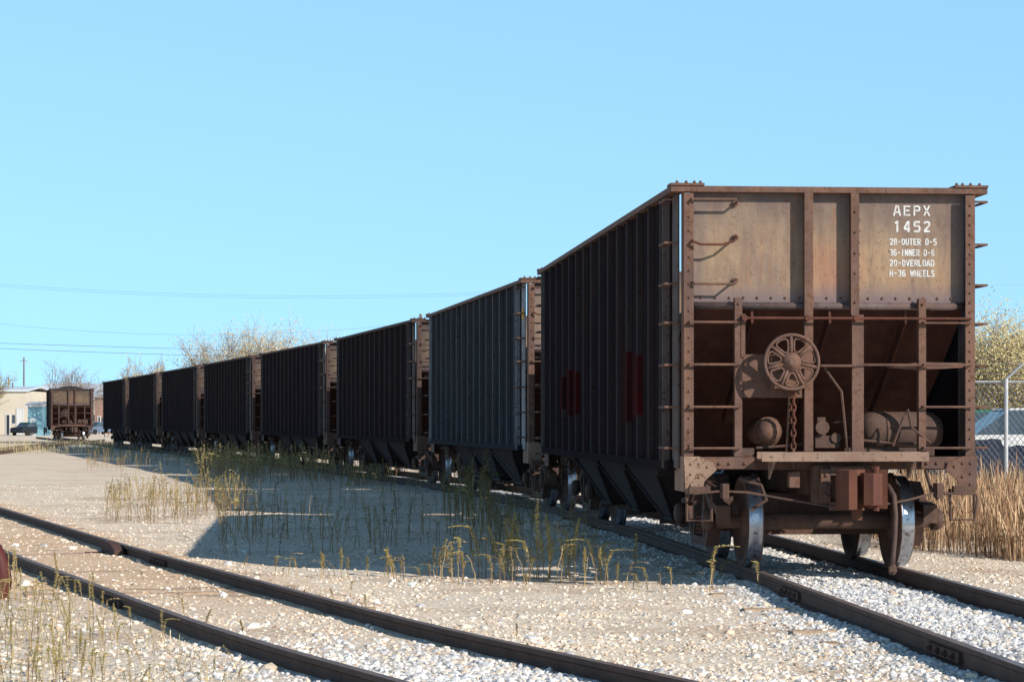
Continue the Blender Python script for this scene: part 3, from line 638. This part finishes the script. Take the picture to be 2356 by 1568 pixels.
# ---------------------------------------------------------------- plants
def weed_geo(rnd,h,style):
    v=[];f=[];c=[]
    lean=rnd.uniform(0,.22)*h; a=rnd.uniform(0,6.28); droop=rnd.random()<.4
    n=8; pts=[]
    for i in range(n):
        t=i/(n-1); k=lean*t*t; z=h*t
        if droop and t>.75: z-= (t-.75)*h*1.1; k+=(t-.75)*h*.6
        pts.append(Vector((math.cos(a)*k+rnd.uniform(-.01,.01),math.sin(a)*k+rnd.uniform(-.01,.01),z)))
    stem=[(.34,.24,.12),(.40,.29,.15),(.28,.18,.10)][rnd.randrange(3)]
    if style=='green': leafs=[(.20,.19,.07),(.26,.24,.09),(.15,.15,.06),(.36,.31,.12)]
    elif style in('yellow','spike'): leafs=[(.70,.58,.25),(.60,.50,.20),(.74,.62,.32),(.48,.42,.16)]
    else: leafs=[(.60,.44,.22),(.50,.35,.17),(.64,.52,.30)]
    r0=.005+.002*h
    for i,p in enumerate(pts):
        r=r0*(1-.6*i/(n-1))
        for q in range(3): v.append((p.x+r*math.cos(q*2.09),p.y+r*math.sin(q*2.09),p.z)); c.append(stem)
    for i in range(n-1):
        for q in range(3):
            A=i*3+q;B_=i*3+(q+1)%3; f+= [(A,B_,B_+3),(A,B_+3,A+3)]
    cnt=int({'green':60,'yellow':85,'dry':45,'spike':330}[style])
    lo=.2 if style=='green' else .3
    for k in range(cnt):
        t=lo+(1-lo)*rnd.random()**(.6 if style=='spike' else .7); x=t*(n-1); i=min(int(x),n-2); p=pts[i].lerp(pts[i+1],x-i)
        an=rnd.uniform(0,6.28); hi=t>.6
        ln=(rnd.uniform(.022,.042) if hi else rnd.uniform(.025,.07))
        up=rnd.uniform(-.3,1.0) if hi else rnd.uniform(-.6,.8); w=rnd.uniform(.007,.013) if hi else rnd.uniform(.004,.008)
        if style=='spike': ln=rnd.uniform(.018,.042)*(1.1-.6*max(0,t-.8)/.2); w=rnd.uniform(.0035,.007); up=rnd.uniform(0,1.3)
        d=Vector((math.cos(an),math.sin(an),up)).normalized(); s=Vector((-math.sin(an),math.cos(an),rnd.uniform(-.8,.8)))*w
        o=len(v); q0=p; q1=p+d*ln*.5+s; q2=p+d*ln; q3=p+d*ln*.5-s
        cc=leafs[rnd.randrange(len(leafs))]
        if t<.5 and style!='green' and rnd.random()<.4: cc=(.44,.31,.15)
        v+=[tuple(q0),tuple(q1),tuple(q2),tuple(q3)]; c+=[cc]*4; f+=[(o,o+1,o+2),(o,o+2,o+3)]
    return np.array(v),np.array(f),np.array(c)
rw=random.Random(11)
VAR={st:[weed_geo(rw,1.0,st) for _ in range(9)] for st in ('green','yellow','dry','spike')}
def weed_patch(name,items,label,cat='weeds'):
    Vs=[];Fs=[];Cs=[];off=0
    for (x,y,h,st) in items:
        v,f,c=VAR[st][rw.randrange(9)]; a=rw.uniform(0,6.28); ca,sa=math.cos(a),math.sin(a)
        sw=h*.5+.5
        vv=np.stack([(v[:,0]*ca-v[:,1]*sa)*sw+x,(v[:,0]*sa+v[:,1]*ca)*sw+y,v[:,2]*h+gz(x,y)-.01],-1)
        Vs.append(vv);Fs.append(f+off);Cs.append(c*rw.uniform(.75,1.2)); off+=len(v)
    o=npmesh(name,np.concatenate(Vs),np.concatenate(Fs),M['plant'],np.clip(np.concatenate(Cs),0,1)); tag(o,label,cat,None,'stuff'); return o
def area(n,px0,px1,py0,py1,hmin,hmax,sts,fn=None,thr=.35):
    out=[]
    while len(out)<n:
        px=rw.uniform(px0,px1); py=rw.uniform(py0,py1)
        if fn and not fn(px,py): continue
        x,y=gp(px,py)
        if min(abs((p-Vector((x,y))).length) for p in main[::2])<1.4 : continue
        cl=mn.noise(Vector((x*.8,y*.35,1)))
        if rw.random()>thr+cl*1.3: continue
        out.append((x,y,rw.uniform(hmin,hmax)*(.8+.4*max(0,cl)),rw.choice(sts)))
    return out
it=area(280,240,500,1130,1205,.25,.75,['yellow','yellow','green','dry'])+area(60,490,570,1140,1210,.4,.9,['yellow','green'])
weed_patch('weeds',it,'yellow-green weed patch in the gravel left of the train shadow')
it=area(560,455,800,1068,1112,.5,1.2,['green','dry','yellow'],None,.75)+area(170,440,640,1060,1104,.5,1.15,['yellow','yellow','green'],None,.9)+area(300,200,460,1040,1085,.3,.8,['yellow','dry','green'],None,.8)+area(240,800,1020,1085,1120,.3,.8,['green','dry','yellow'],None,.8)
weed_patch('weeds',it,'dense green weeds beside the middle cars of the train')
it=area(300,500,1180,1120,1280,.3,.8,['green','dry','dry','yellow'])+area(56,1020,1130,1170,1225,.7,1.25,['green'],None,.7)+area(110,1130,1370,1200,1290,.3,.8,['green','dry'])
weed_patch('weeds',it,'sparse tall weeds standing inside the shadow of the train')
vm={}
for st in VAR:
    for k,(v,f,c) in enumerate(VAR[st]):
        o=npmesh('weed',v,f,M['plant'],c); vm[(st,k)]=o.data; bpy.data.objects.remove(o)
def weed(px,py,hpx,st,label,group,wide=1.0):
    x,y=gp(px,py); o=bpy.data.objects.new('weed',vm[(st,rw.randrange(9))]); col.objects.link(o); h=hpx/F*y
    w=(.55+.6*h)*wide; o.location=(x,y,gz(x,y)-.01); o.scale=(w,w,h); o.rotation_euler=(0,0,rw.uniform(0,6.28)); tag(o,label,'weed',group)
lab='thin yellow weed stalk in sunlit gravel just below the train shadow'
W=[(1100,1300,140),(1108,1296,110),(1150,1302,100),(1162,1290,145),(1176,1300,110),(1192,1296,135),(1218,1312,110),(1235,1306,160),(1250,1310,90),(1262,1312,85),(1280,1318,105),(1292,1314,80),(1308,1300,125),(1322,1310,100),(1345,1322,70),(1370,1316,120),(1392,1322,95),(1398,1318,60),(1005,1300,68),(998,1298,50),(1012,1300,55),(893,1298,66),(902,1300,44),(785,1305,52),(770,1300,28),(800,1300,25),(1440,1330,70),(1470,1335,38),(1490,1330,50),(1545,1328,44),(1600,1330,40),(1632,1368,155),(1640,1360,90),(1655,1340,60),(1745,1362,85),(1065,1305,34),(1040,1310,28),(1130,1320,34),(1420,1322,34),(1520,1332,30),(1210,1335,22),(1168,1296,120),(1300,1306,110),(1185,1303,90),(1228,1308,80),(1458,1328,28)]
for k in range(34): W.append((rw.gauss(1240,120),rw.uniform(1298,1316),rw.uniform(40,130)))
for k in range(16): W.append((rw.uniform(600,1000),rw.uniform(1292,1312),rw.uniform(18,50)))
for a in W:
    k=26 if a[0]<1600 else 0
    weed(a[0],a[1]+k,a[2]+k*.9,rw.choice(['spike','spike','spike','dry']),lab,'weeds below the shadow edge',1.1)
lab='thin pale weed stalk growing beside the foreground rails at lower left'
rr=random.Random(4)
for k in range(170):
    for _ in range(80):
        px=rr.uniform(-20,560); py=rr.uniform(1330,1600)
        if py>1335+.42*px and rr.random()<1.1-px/600: break
    else: continue
    weed(px,py,rr.uniform(35,125)*(1 if px<300 else .7),rr.choice(['yellow','spike','dry']),lab,'weeds at the lower left',.7)
lab='short yellow weed sprouting next to the empty foreground track'
for a in ((700,1402,35),(806,1378,50),(840,1420,45),(765,1390,30),(425,1440,70),(470,1470,60),(560,1480,45),(560,1310,28),(650,1330,28),(40,1330,75),(135,1395,110),(190,1400,70),(215,1390,60),(330,1345,30),(1290,1520,35),(1190,1480,40),(1225,1530,35)):
    weed(*a,'spike',lab,'weeds beside the foreground track',.9)
def grass(n,fx,hlo,hhi,pal,name,label):
    v=[];f=[];c=[]
    for k in range(n):
        x,y=fx(); h=rw.uniform(hlo,hhi)*(1 if rw.random()<.9 else 1.4); a=rw.uniform(0,6.28); w=rw.uniform(.003,.008)*min(1,h*3); le=rw.uniform(.03,.28)*h; g0=gz(x,y)-.01
        dx,dy=math.cos(a),math.sin(a); b_=rw.uniform(0,6.28); sx_,sy_=math.cos(b_)*w,math.sin(b_)*w; o=len(v)
        v+=[(x-sx_,y-sy_,g0),(x+sx_,y+sy_,g0),(x+dx*le*.3+sx_*.8,y+dy*le*.3+sy_*.8,g0+h*.6),(x+dx*le*.3-sx_*.8,y+dy*le*.3-sy_*.8,g0+h*.6),(x+dx*le+sx_*1.3,y+dy*le+sy_,g0+h*.9),(x+dx*le-sx_*1.3,y+dy*le-sy_,g0+h*.9),(x+dx*le*1.1,y+dy*le*1.1,g0+h)]
        cc=np.array(pal[rw.randrange(len(pal))])*rw.uniform(.7,1.2); c+=[cc*.7]*2+[cc]*5
        f+=[(o,o+1,o+2),(o,o+2,o+3),(o+3,o+2,o+4),(o+3,o+4,o+5),(o+5,o+4,o+6)]
    o=npmesh(name,v,f,M['plant'],np.clip(np.array(c),0,1)); tag(o,label,'dry grass',None,'stuff')
def fx():
    while True:
        y=rw.uniform(28,46); x=rw.uniform(3.6,11)
        if x<4.9+max(0,31-y)*.35: continue
        px=CX+x/y*F
        if px>2480: continue
        cl=mn.noise(Vector((x*1.3,y*.5,4)))
        if rw.random()>.5+cl*1.4: continue
        return x,y
grass(10500,fx,.25,.80,[(.46,.29,.17),(.52,.35,.21),(.38,.22,.13),(.58,.43,.27),(.28,.17,.11)],'dry_grass','tall tan dry grass on the right of the train')
def fx2():
    px=rw.uniform(0,260); py=rw.uniform(1020,1045); return gp(px,py)
grass(2500,fx2,.15,.4,[(.50,.42,.24),(.42,.36,.2),(.6,.48,.3)],'dry_grass','low pale grass around the distant tracks at left')
def fx3():
    while True:
        px=rw.uniform(-40,560); py=rw.uniform(1340,1620)
        if py<1345+.42*px: continue
        x,y=gp(px,py)
        if rw.random()>.12+mn.noise(Vector((x*2.5,y*2.5,8)))*1.4: continue
        return x,y
grass(480,fx3,.03,.15,[(.62,.50,.28),(.54,.42,.22),(.66,.56,.34),(.42,.38,.18)],'dry_grass','short straw coloured grass tufts at the lower left')

# ---------------------------------------------------------------- trees
def tree(loc,h,spread,levels,leaves,pal,label,bark,seed,lsize=.12,first=.25,scatter=.12,twr=1.0):
    rnd=random.Random(seed); root_=empty('tree',loc); tag(root_,label,'tree')
    tb=MB(); cb=MB(); tips=[]
    R0=h*.018*twr
    def br(p,d,ln,r,lv):
        n=3; pts=[p]; q=p.copy(); dd=d.copy()
        for i in range(n):
            dd=(dd+Vector((rnd.uniform(-.18,.18),rnd.uniform(-.18,.18),rnd.uniform(-.05,.14)))).normalized(); q=q+dd*ln/n; pts.append(q.copy())
        (tb if lv>=levels-2 else cb).tube(pts,[max(r*(1-.45*i/n),.008*twr) for i in range(n+1)],4 if lv>=levels-2 else 3,cap=False)
        if lv<=1: tips.extend(pts[1:])
        if lv==0: return
        k=rnd.randint(3,4) if lv>1 else 4
        for j in range(k):
            t=rnd.uniform(.35,1) if j else 1.0
            base=pts[min(n,int(t*n))]
            az=rnd.uniform(0,6.28); sp=rnd.uniform(.35,.8)*spread
            side=Vector((math.cos(az),math.sin(az),0)); side=(side-dd*side.dot(dd)).normalized()
            nd_=(dd*math.cos(sp)+side*math.sin(sp)+Vector((0,0,.12))).normalized()
            br(base,nd_,ln*rnd.uniform(.6,.82),r*.55,lv-1)
    tr=h*first
    tb.tube([(0,0,-.1),(0,0,tr)],[R0*1.3,R0],6)
    nb=5
    for j in range(nb):
        az=2*math.pi*j/nb+rnd.uniform(-.4,.4); sp=rnd.uniform(.15,.65)*spread
        br(Vector((0,0,tr*rnd.uniform(.7,1))),Vector((math.cos(az)*math.sin(sp),math.sin(az)*math.sin(sp),math.cos(sp))),h*.3,R0*.6,levels)
    zmax=max(p[2] for p in cb.v); k=h/zmax
    tb.v=[(a*k,b_*k,c_*k if c_>0 else c_) for a,b_,c_ in tb.v]; cb.v=[(a*k,b_*k,c_*k) for a,b_,c_ in cb.v]; tips=[t*k for t in tips]
    tb.build('trunk',bark,root_)
    v=[tuple(x) for x in cb.v]; f=[]
    for q in cb.f: f+= [(q[0],q[1],q[2]),(q[0],q[2],q[3])] if len(q)==4 else [q]
    c=[(.2,.155,.13) if bark is M['bark'] else (.30,.24,.20)]*len(v)
    for k in range(leaves):
        t=tips[rnd.randrange(len(tips))]; p=t+Vector((rnd.gauss(0,.12),rnd.gauss(0,.12),rnd.gauss(0,.12)))*h*scatter
        a=Vector((rnd.gauss(0,1),rnd.gauss(0,1),rnd.gauss(0,1))).normalized(); b=a.orthogonal().normalized(); s=lsize*rnd.uniform(.6,1.3)
        o=len(v); v+=[tuple(p-a*s),tuple(p+b*s*.6),tuple(p+a*s),tuple(p-b*s*.6)]; cc=pal[rnd.randrange(len(pal))]; w=rnd.uniform(.7,1.2); c+=[tuple(x*w for x in cc)]*4; f+=[(o,o+1,o+2),(o,o+2,o+3)]
    o=npmesh('crown',v,f,M['plant'],np.clip(np.array(c),0,1)); o.parent=root_
    return root_
def tl(px,Y): return ((px-CX)/F*Y,Y,G)
YP=[(.58,.45,.25),(.52,.40,.23),(.62,.51,.32),(.44,.35,.2)]
tree(tl(565,140),8.0,1.15,4,6000,YP,'tree with sparse yellow leaves rising above the middle cars',M['barkp'],3,.045,twr=.95,scatter=.35)
tree(tl(495,142),7.4,1.1,4,3800,YP,'thin half bare tree left of the yellow tree above the cars',M['barkp'],8,.045,twr=.95,scatter=.35)
tree(tl(645,139),8.0,1.05,4,8000,YP,'yellow leaved tree just left of the pale distant tree',M['barkp'],12,.05,twr=.95,scatter=.45)
tree(tl(750,200),10.3,1.0,4,2200,[(.64,.6,.52),(.64,.57,.46)],'faint pale tree behind the fourth hopper car',M['barkp'],5,.05,twr=.6,scatter=.4)
tree(tl(172,260),9.2,1.25,4,0,YP,'round bare grey tree above the lone distant hopper car',M['barkp'],6,twr=1.3)
tree(tl(318,180),6.8,.8,4,1100,[(.6,.44,.12),(.52,.4,.13)],'small yellow tree above the last car of the train',M['barkp'],7,.07)
tree(tl(372,185),7.1,.7,4,300,[(.6,.44,.12),(.52,.4,.13)],'slim nearly bare tree right of the small yellow tree',M['barkp'],9,.065)
tree(tl(-45,230),7.6,.9,4,900,[(.5,.42,.16),(.42,.37,.15)],'yellow-green tree cut by the left edge above the cream building',M['bark'],14,.08)
YR=[(.60,.49,.24),(.54,.44,.22),(.64,.53,.28),(.47,.39,.20)]
tree(tl(2300,86),5.5,1.3,4,38000,YR,'yellow tree behind the chain link fence at right',M['barkp'],21,.045,scatter=.7,first=.15)
tree(tl(2425,84),5.4,1.3,4,32000,YR,'yellow tree cut by the right edge of the photo',M['barkp'],22,.045,scatter=.7,first=.15)
tree(tl(2215,92),4.3,1.2,4,12000,[(.42,.36,.2),(.5,.41,.22),(.34,.29,.17)],'lower olive tree just right of the nearest hopper car',M['barkp'],23,.05,scatter=.6,first=.15)
v=[];f=[];c=[]; rnd=random.Random(9)
for k in range(22000):
    x=rnd.uniform(-150,120); d=400+rnd.uniform(0,40); hh=5.5+3*mn.noise(Vector((x*.05,0,0)))+1.5*mn.noise(Vector((x*.25,2,0)))
    if x>0: hh+=2
    z=G+hh*rnd.random(); s=.5*rnd.uniform(.6,1.3); a=rnd.uniform(0,6.28); o=len(v)
    v+=[(x-s*math.cos(a),d,z-s*math.sin(a)),(x+s*math.sin(a)*.6,d-.3,z-s*.6*math.cos(a)),(x+s*math.cos(a),d,z+s*math.sin(a)),(x-s*math.sin(a)*.6,d+.3,z+s*.6*math.cos(a))]
    cc=rnd.choice([(.36,.3,.27),(.3,.26,.25),(.42,.36,.3),(.34,.31,.27)]); c+=[cc]*4; f+=[(o,o+1,o+2),(o,o+2,o+3)]
o=npmesh('far_wood',v,f,M['plant'],np.array(c)); tag(o,'brown line of distant woods on the horizon','woods',None,'stuff')

# ---------------------------------------------------------------- buildings and far things
def building(name,px0,px1,ptop,Y,depth,mw,mr,label,gable=.8,doors=(),windows=(),cat='building'):
    x0,x1=(px0-CX)/F*Y,(px1-CX)/F*Y; zt=EYE+(HY-ptop)/F*Y; r=empty(name,((x0+x1)/2,Y,G)); tag(r,label,cat); w=(x1-x0)/2; h=zt-G
    b=MB(); b.box(-w,w,0,depth,0,h-gable); b.build('wall',mw,r)
    b=MB(); b.prism([(-.3,h-gable-.05),(depth/2,h),(depth+.3,h-gable-.05),(depth+.3,h-gable+.12),(depth/2,h+.17),(-.3,h-gable+.12)],'x',-w-.3,w+.3); b.build('roof',mr,r)
    for a,c,z0,z1,m in doors:
        b=MB(); b.box(-w+2*w*a,-w+2*w*c,-.06,-.01,z0,z1); d=b.build('door',m,r)
        b=MB(); b.box(-w+2*w*a-.1,-w+2*w*a,-.09,-.01,z0,z1+.1); b.box(-w+2*w*c,-w+2*w*c+.1,-.09,-.01,z0,z1+.1); b.box(-w+2*w*a,-w+2*w*c,-.09,-.01,z1,z1+.1); b.build('frame',M['palew'],d)
    for a,c,z0,z1 in windows:
        b=MB(); b.box(-w+2*w*a,-w+2*w*c,-.05,-.01,z0,z1); d=b.build('window',M['glass'],r)
        b=MB(); b.box(-w+2*w*a-.08,-w+2*w*c+.08,-.08,-.01,z0-.12,z0-.01); b.build('sill',M['palew'],d)
    return r
building('warehouse',58,245,880,320,30,M['cream'],M['proof'],'long pale metal warehouse behind the lone hopper car',2.2,[(.1,.16,0,2.2,M['dark']),(.3,.42,0,3,M['blue'])],[(.6,.66,1.4,2.3),(.72,.78,1.4,2.3)])
building('cream_building',-40,60,889,280,16,M['cream'],M['proof'],'cream walled building at the far left edge',.5,[(.55,.62,0,2.3,M['dark']),(.8,.93,0,3,M['palew'])],[(.68,.75,1.3,2.3)])
building('blue_shed',64,97,926,262,5,M['blue'],M['palew'],'small light blue shed beside the cream building',.4,[(.2,.5,0,1.8,M['proof'])])
building('brick_building',218,300,908,300,20,M['brick'],M['shingle'],'low brown brick building right of the lone hopper car',.3,[(.1,.15,0,2.1,M['dark'])],[(.2,.26,1,2),(.35,.41,1,2)])
building('grey_house',2225,2420,878,110,9,M['greyw'],M['shingle'],'grey roofed house behind the fence at right',1.2,[(.3,.35,0,2,M['dark'])],[(.45,.52,.9,1.8),(.62,.69,.9,1.8)],'house')
def utility_pole(px,ptop,Y,label,arm=True):
    x,_,z=wp(px,ptop,Y); r=empty('utility_pole',(x,Y,G)); tag(r,label,'utility pole'); h=z-G
    b=MB(); b.tube([(0,0,-.2),(0,0,h)],[.14,.09],8); b.build('pole',M['pole'],r)
    if arm:
        b=MB(); b.box(-.5,.5,-.04,.04,h-.5,h-.43); a=b.build('crossarm',M['pole'],r)
        for q in (-.45,.45):
            b=MB(); b.cyl((q,0,h-.43),'z',.04,.12,6); b.build('insulator',M['palew'],a)
utility_pole(55,822,300,'tall wooden utility pole left of the round bare tree')
utility_pole(20,868,290,'short pole at the left in front of the cream building',False)
utility_pole(29,880,285,'shortest pole standing just right of the leftmost pole',False)
utility_pole(968,722,150,'utility pole peeking above the third hopper car')
utility_pole(1620,640,150,'utility pole hidden behind the nearest hopper car')
def wire(pts,Y,label,r=.0065,group='overhead wires'):
    A=np.polyfit([p[0] for p in pts],[p[1] for p in pts],2); xs_=np.linspace(pts[0][0],pts[-1][0],40)
    b=MB(); b.tube([wp(x,float(np.polyval(A,x)),Y) for x in xs_],r,4); o=b.build('overhead_wire',M['wire']); tag(o,label,'wire',group)
wire([(-300,628),(0,648),(440,683),(1000,672),(1620,640)],150,'highest of the thin overhead wires crossing the sky')
wire([(-300,632),(0,654),(440,688),(1000,677),(1620,644)],150,'thin overhead wire just under the highest wire')
wire([(1620,640),(2250,655),(2356,656),(2800,640)],150,'thin overhead wire right of the nearest car',.0035)
wire([(-200,722),(0,739),(440,773),(968,740)],150,'middle overhead wire at left sagging toward the yellow tree')
wire([(-200,783),(0,788),(440,803),(968,815)],180,'upper of the two low dark wires at left',.016)
wire([(-200,793),(0,799),(440,818),(968,826)],180,'lower of the two low dark wires at left',.016)
def small_car(px,Y,m,label,rz=0,roofm=None,sc=1):
    r=empty('parked_car',((px-CX)/F*Y,Y,G),rz); tag(r,label,'car'); r.scale=(sc,sc,sc)
    b=MB(); P=[(-2.1,.35),(-2.1,.75),(-1.9,.88),(-1.2,.95),(1.5,.98),(2.1,.85),(2.15,.4),(2.0,.28),(-2.0,.28)]; b.prism(P,'y',-.85,.85); b.build('body',m,r)
    b=MB(); b.prism([(-1.2,.955),(-.6,1.4),(.9,1.42),(1.5,.985)],'y',-.74,.74); c=b.build('cabin',M['glass'],r)
    b=MB(); b.prism([(-.62,1.4),(-.55,1.44),(.88,1.46),(.95,1.41)],'y',-.72,.72); b.build('roof',roofm or m,c)
    for a in (-1.35,1.35):
        for s in (-1,1):
            b=MB(); b.cyl((a,s*.86-.06,.32),'y',.32,.12,12); b.build('wheel',M['tyre'],r)
small_car(66,262,M['carblack'],'small dark car with green roof parked by the cream building',R(62),M['green'])
small_car(228,285,M['carblue'],'tiny blue-grey car parked right of the lone hopper car',R(50))
small_car(2262,66,M['carwhite'],'white vehicle with green roof parked behind the fence, left of the post',0,M['green'],1.33)
small_car(2375,60,M['carwhite'],'white car parked at the right edge behind the fence',0,None,1.35)
def mound(px0,px1,Y,h,m,label,name,cat):
    b=MB(); x0,x1=(px0-CX)/F*Y,(px1-CX)/F*Y; n=14; vs=[];fs=[]
    prof=[(-1.1,0),(-1.0,h*.8),(-.6,h),(.6,h),(1.0,h*.8),(1.1,0)]
    for i in range(n+1):
        for y,z in prof: vs.append((x0+(x1-x0)*i/n,Y+y,G+max(0,z+(.06*mn.noise(Vector((i*.9,y,z))) if z else 0))))
    for i in range(n):
        for k in range(5): fs.append((i*6+k,i*6+k+1,(i+1)*6+k+1,(i+1)*6+k))
    fs+=[tuple(range(6)),tuple(range(n*6,n*6+6))[::-1]]
    b.add(vs,fs); o=b.build(name,m); tag(o,label,cat)
mound(2130,2290,55,1.2,M['bluegrey'],'dark blue covered pile low behind the fence, left of the post','covered_pile','pile')
mound(2300,2480,55,1.05,M['bluegrey'],'dark blue covered pile low behind the fence, right of the post','covered_pile','pile')

# ---------------------------------------------------------------- chain link fence
fr=empty('chain_link_fence',(0,0,0)); tag(fr,'galvanised chain link fence with barbed wire on the right','fence')
def fpt(x): return 47.5-(x-9)*.18
fx0,fx1=4.2,17.4; ztop=2.235
b=MB(); b.tube([(fx0,fpt(fx0),ztop),(fx1,fpt(fx1),ztop)],.024,6); b.build('top_rail',M['galv'],fr)
for x in [4.3,7.05,9.78,12.6,15.4]:
    y=fpt(x); b=MB(); b.tube([(x,y-.04,G-.1),(x,y-.04,ztop+.06)],.042,8); p=b.build('fence_post',M['galv'],fr)
    b=MB(); b.tube([(x,y-.04,ztop+.05),(x+.32,y-.12,ztop+.36)],.028,5); b.build('barb_arm',M['galv'],p)
for k in range(3):
    t=(k+1)/3; b=MB(); b.tube([(fx0+.3*t,fpt(fx0),ztop+.05+.31*t),(fx1,fpt(fx1),ztop+.05+.31*t)],.004,3); b.build('barbed_wire',M['galv'],fr)
b=MB(); H=ztop-G; st=.11
x=fx0-H*.75
while x<fx1:
    for s in (1,-1):
        xa,xb=(x,x+H*.75); za,zb=(G,ztop) if s>0 else (ztop,G)
        if xa<fx0: zz=za+(zb-za)*(fx0-xa)/(xb-xa); xa,za=fx0,zz
        if xb>fx1: zz=za+(zb-za)*(fx1-xa)/(xb-xa); xb,zb=fx1,zz
        b.tube([(xa,fpt(xa)+.01*s,za),(xb,fpt(xb)+.01*s,zb)],.0065,3,cap=False)
    x+=st
b.build('chain_link_mesh',M['mesh'],fr)

# ---------------------------------------------------------------- light, world, camera
sd=Vector((5.4,-4.8,3.88)).normalized(); el=math.asin(sd.z); az=math.atan2(sd.x,sd.y)
l=bpy.data.lights.new('Sun','SUN'); l.energy=5; l.angle=R(.5); l.color=(1,.93,.84)
lo=bpy.data.objects.new('Sun',l); col.objects.link(lo); lo.rotation_euler=sd.to_track_quat('Z','Y').to_euler(); lo.location=(20,-20,20)
w=bpy.data.worlds.new('World'); scn.world=w; w.use_nodes=True; t=w.node_tree; bg=t.nodes['Background']
sky=nd(t,'ShaderNodeTexSky'); sky.sky_type='NISHITA'; sky.sun_disc=False; sky.sun_elevation=el; sky.sun_rotation=az; sky.dust_density=.3; sky.ozone_density=2.0; sky.air_density=1.0
tc=nd(t,'ShaderNodeTexCoord'); va=nd(t,'ShaderNodeVectorMath',operation='ADD'); va.inputs[1].default_value=(0,0,.16); t.links.new(tc.outputs['Generated'],va.inputs[0]); t.links.new(va.outputs[0],sky.inputs[0])
gm=nd(t,'ShaderNodeGamma'); gm.inputs[1].default_value=.5; t.links.new(sky.outputs[0],gm.inputs[0])
c=mixc(t,1.0,gm.outputs[0],(1.9,2.9,3.35),'MULTIPLY')
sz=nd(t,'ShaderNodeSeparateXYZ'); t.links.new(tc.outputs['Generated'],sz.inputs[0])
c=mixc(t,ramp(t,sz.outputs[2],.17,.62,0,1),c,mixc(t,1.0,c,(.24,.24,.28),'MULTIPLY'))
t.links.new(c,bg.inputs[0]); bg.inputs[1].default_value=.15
cam=bpy.data.cameras.new('Camera'); co=bpy.data.objects.new('Camera',cam); col.objects.link(co); co.location=(0,0,EYE); co.rotation_euler=(R(90),0,0)
cam.sensor_width=36; cam.lens=36*F/2356; cam.clip_end=8000; cam.clip_start=.1; cam.shift_y=(HY-784)/2356
scn.camera=co
scn.view_settings.view_transform='Standard'; scn.view_settings.look='None'; scn.view_settings.exposure=0
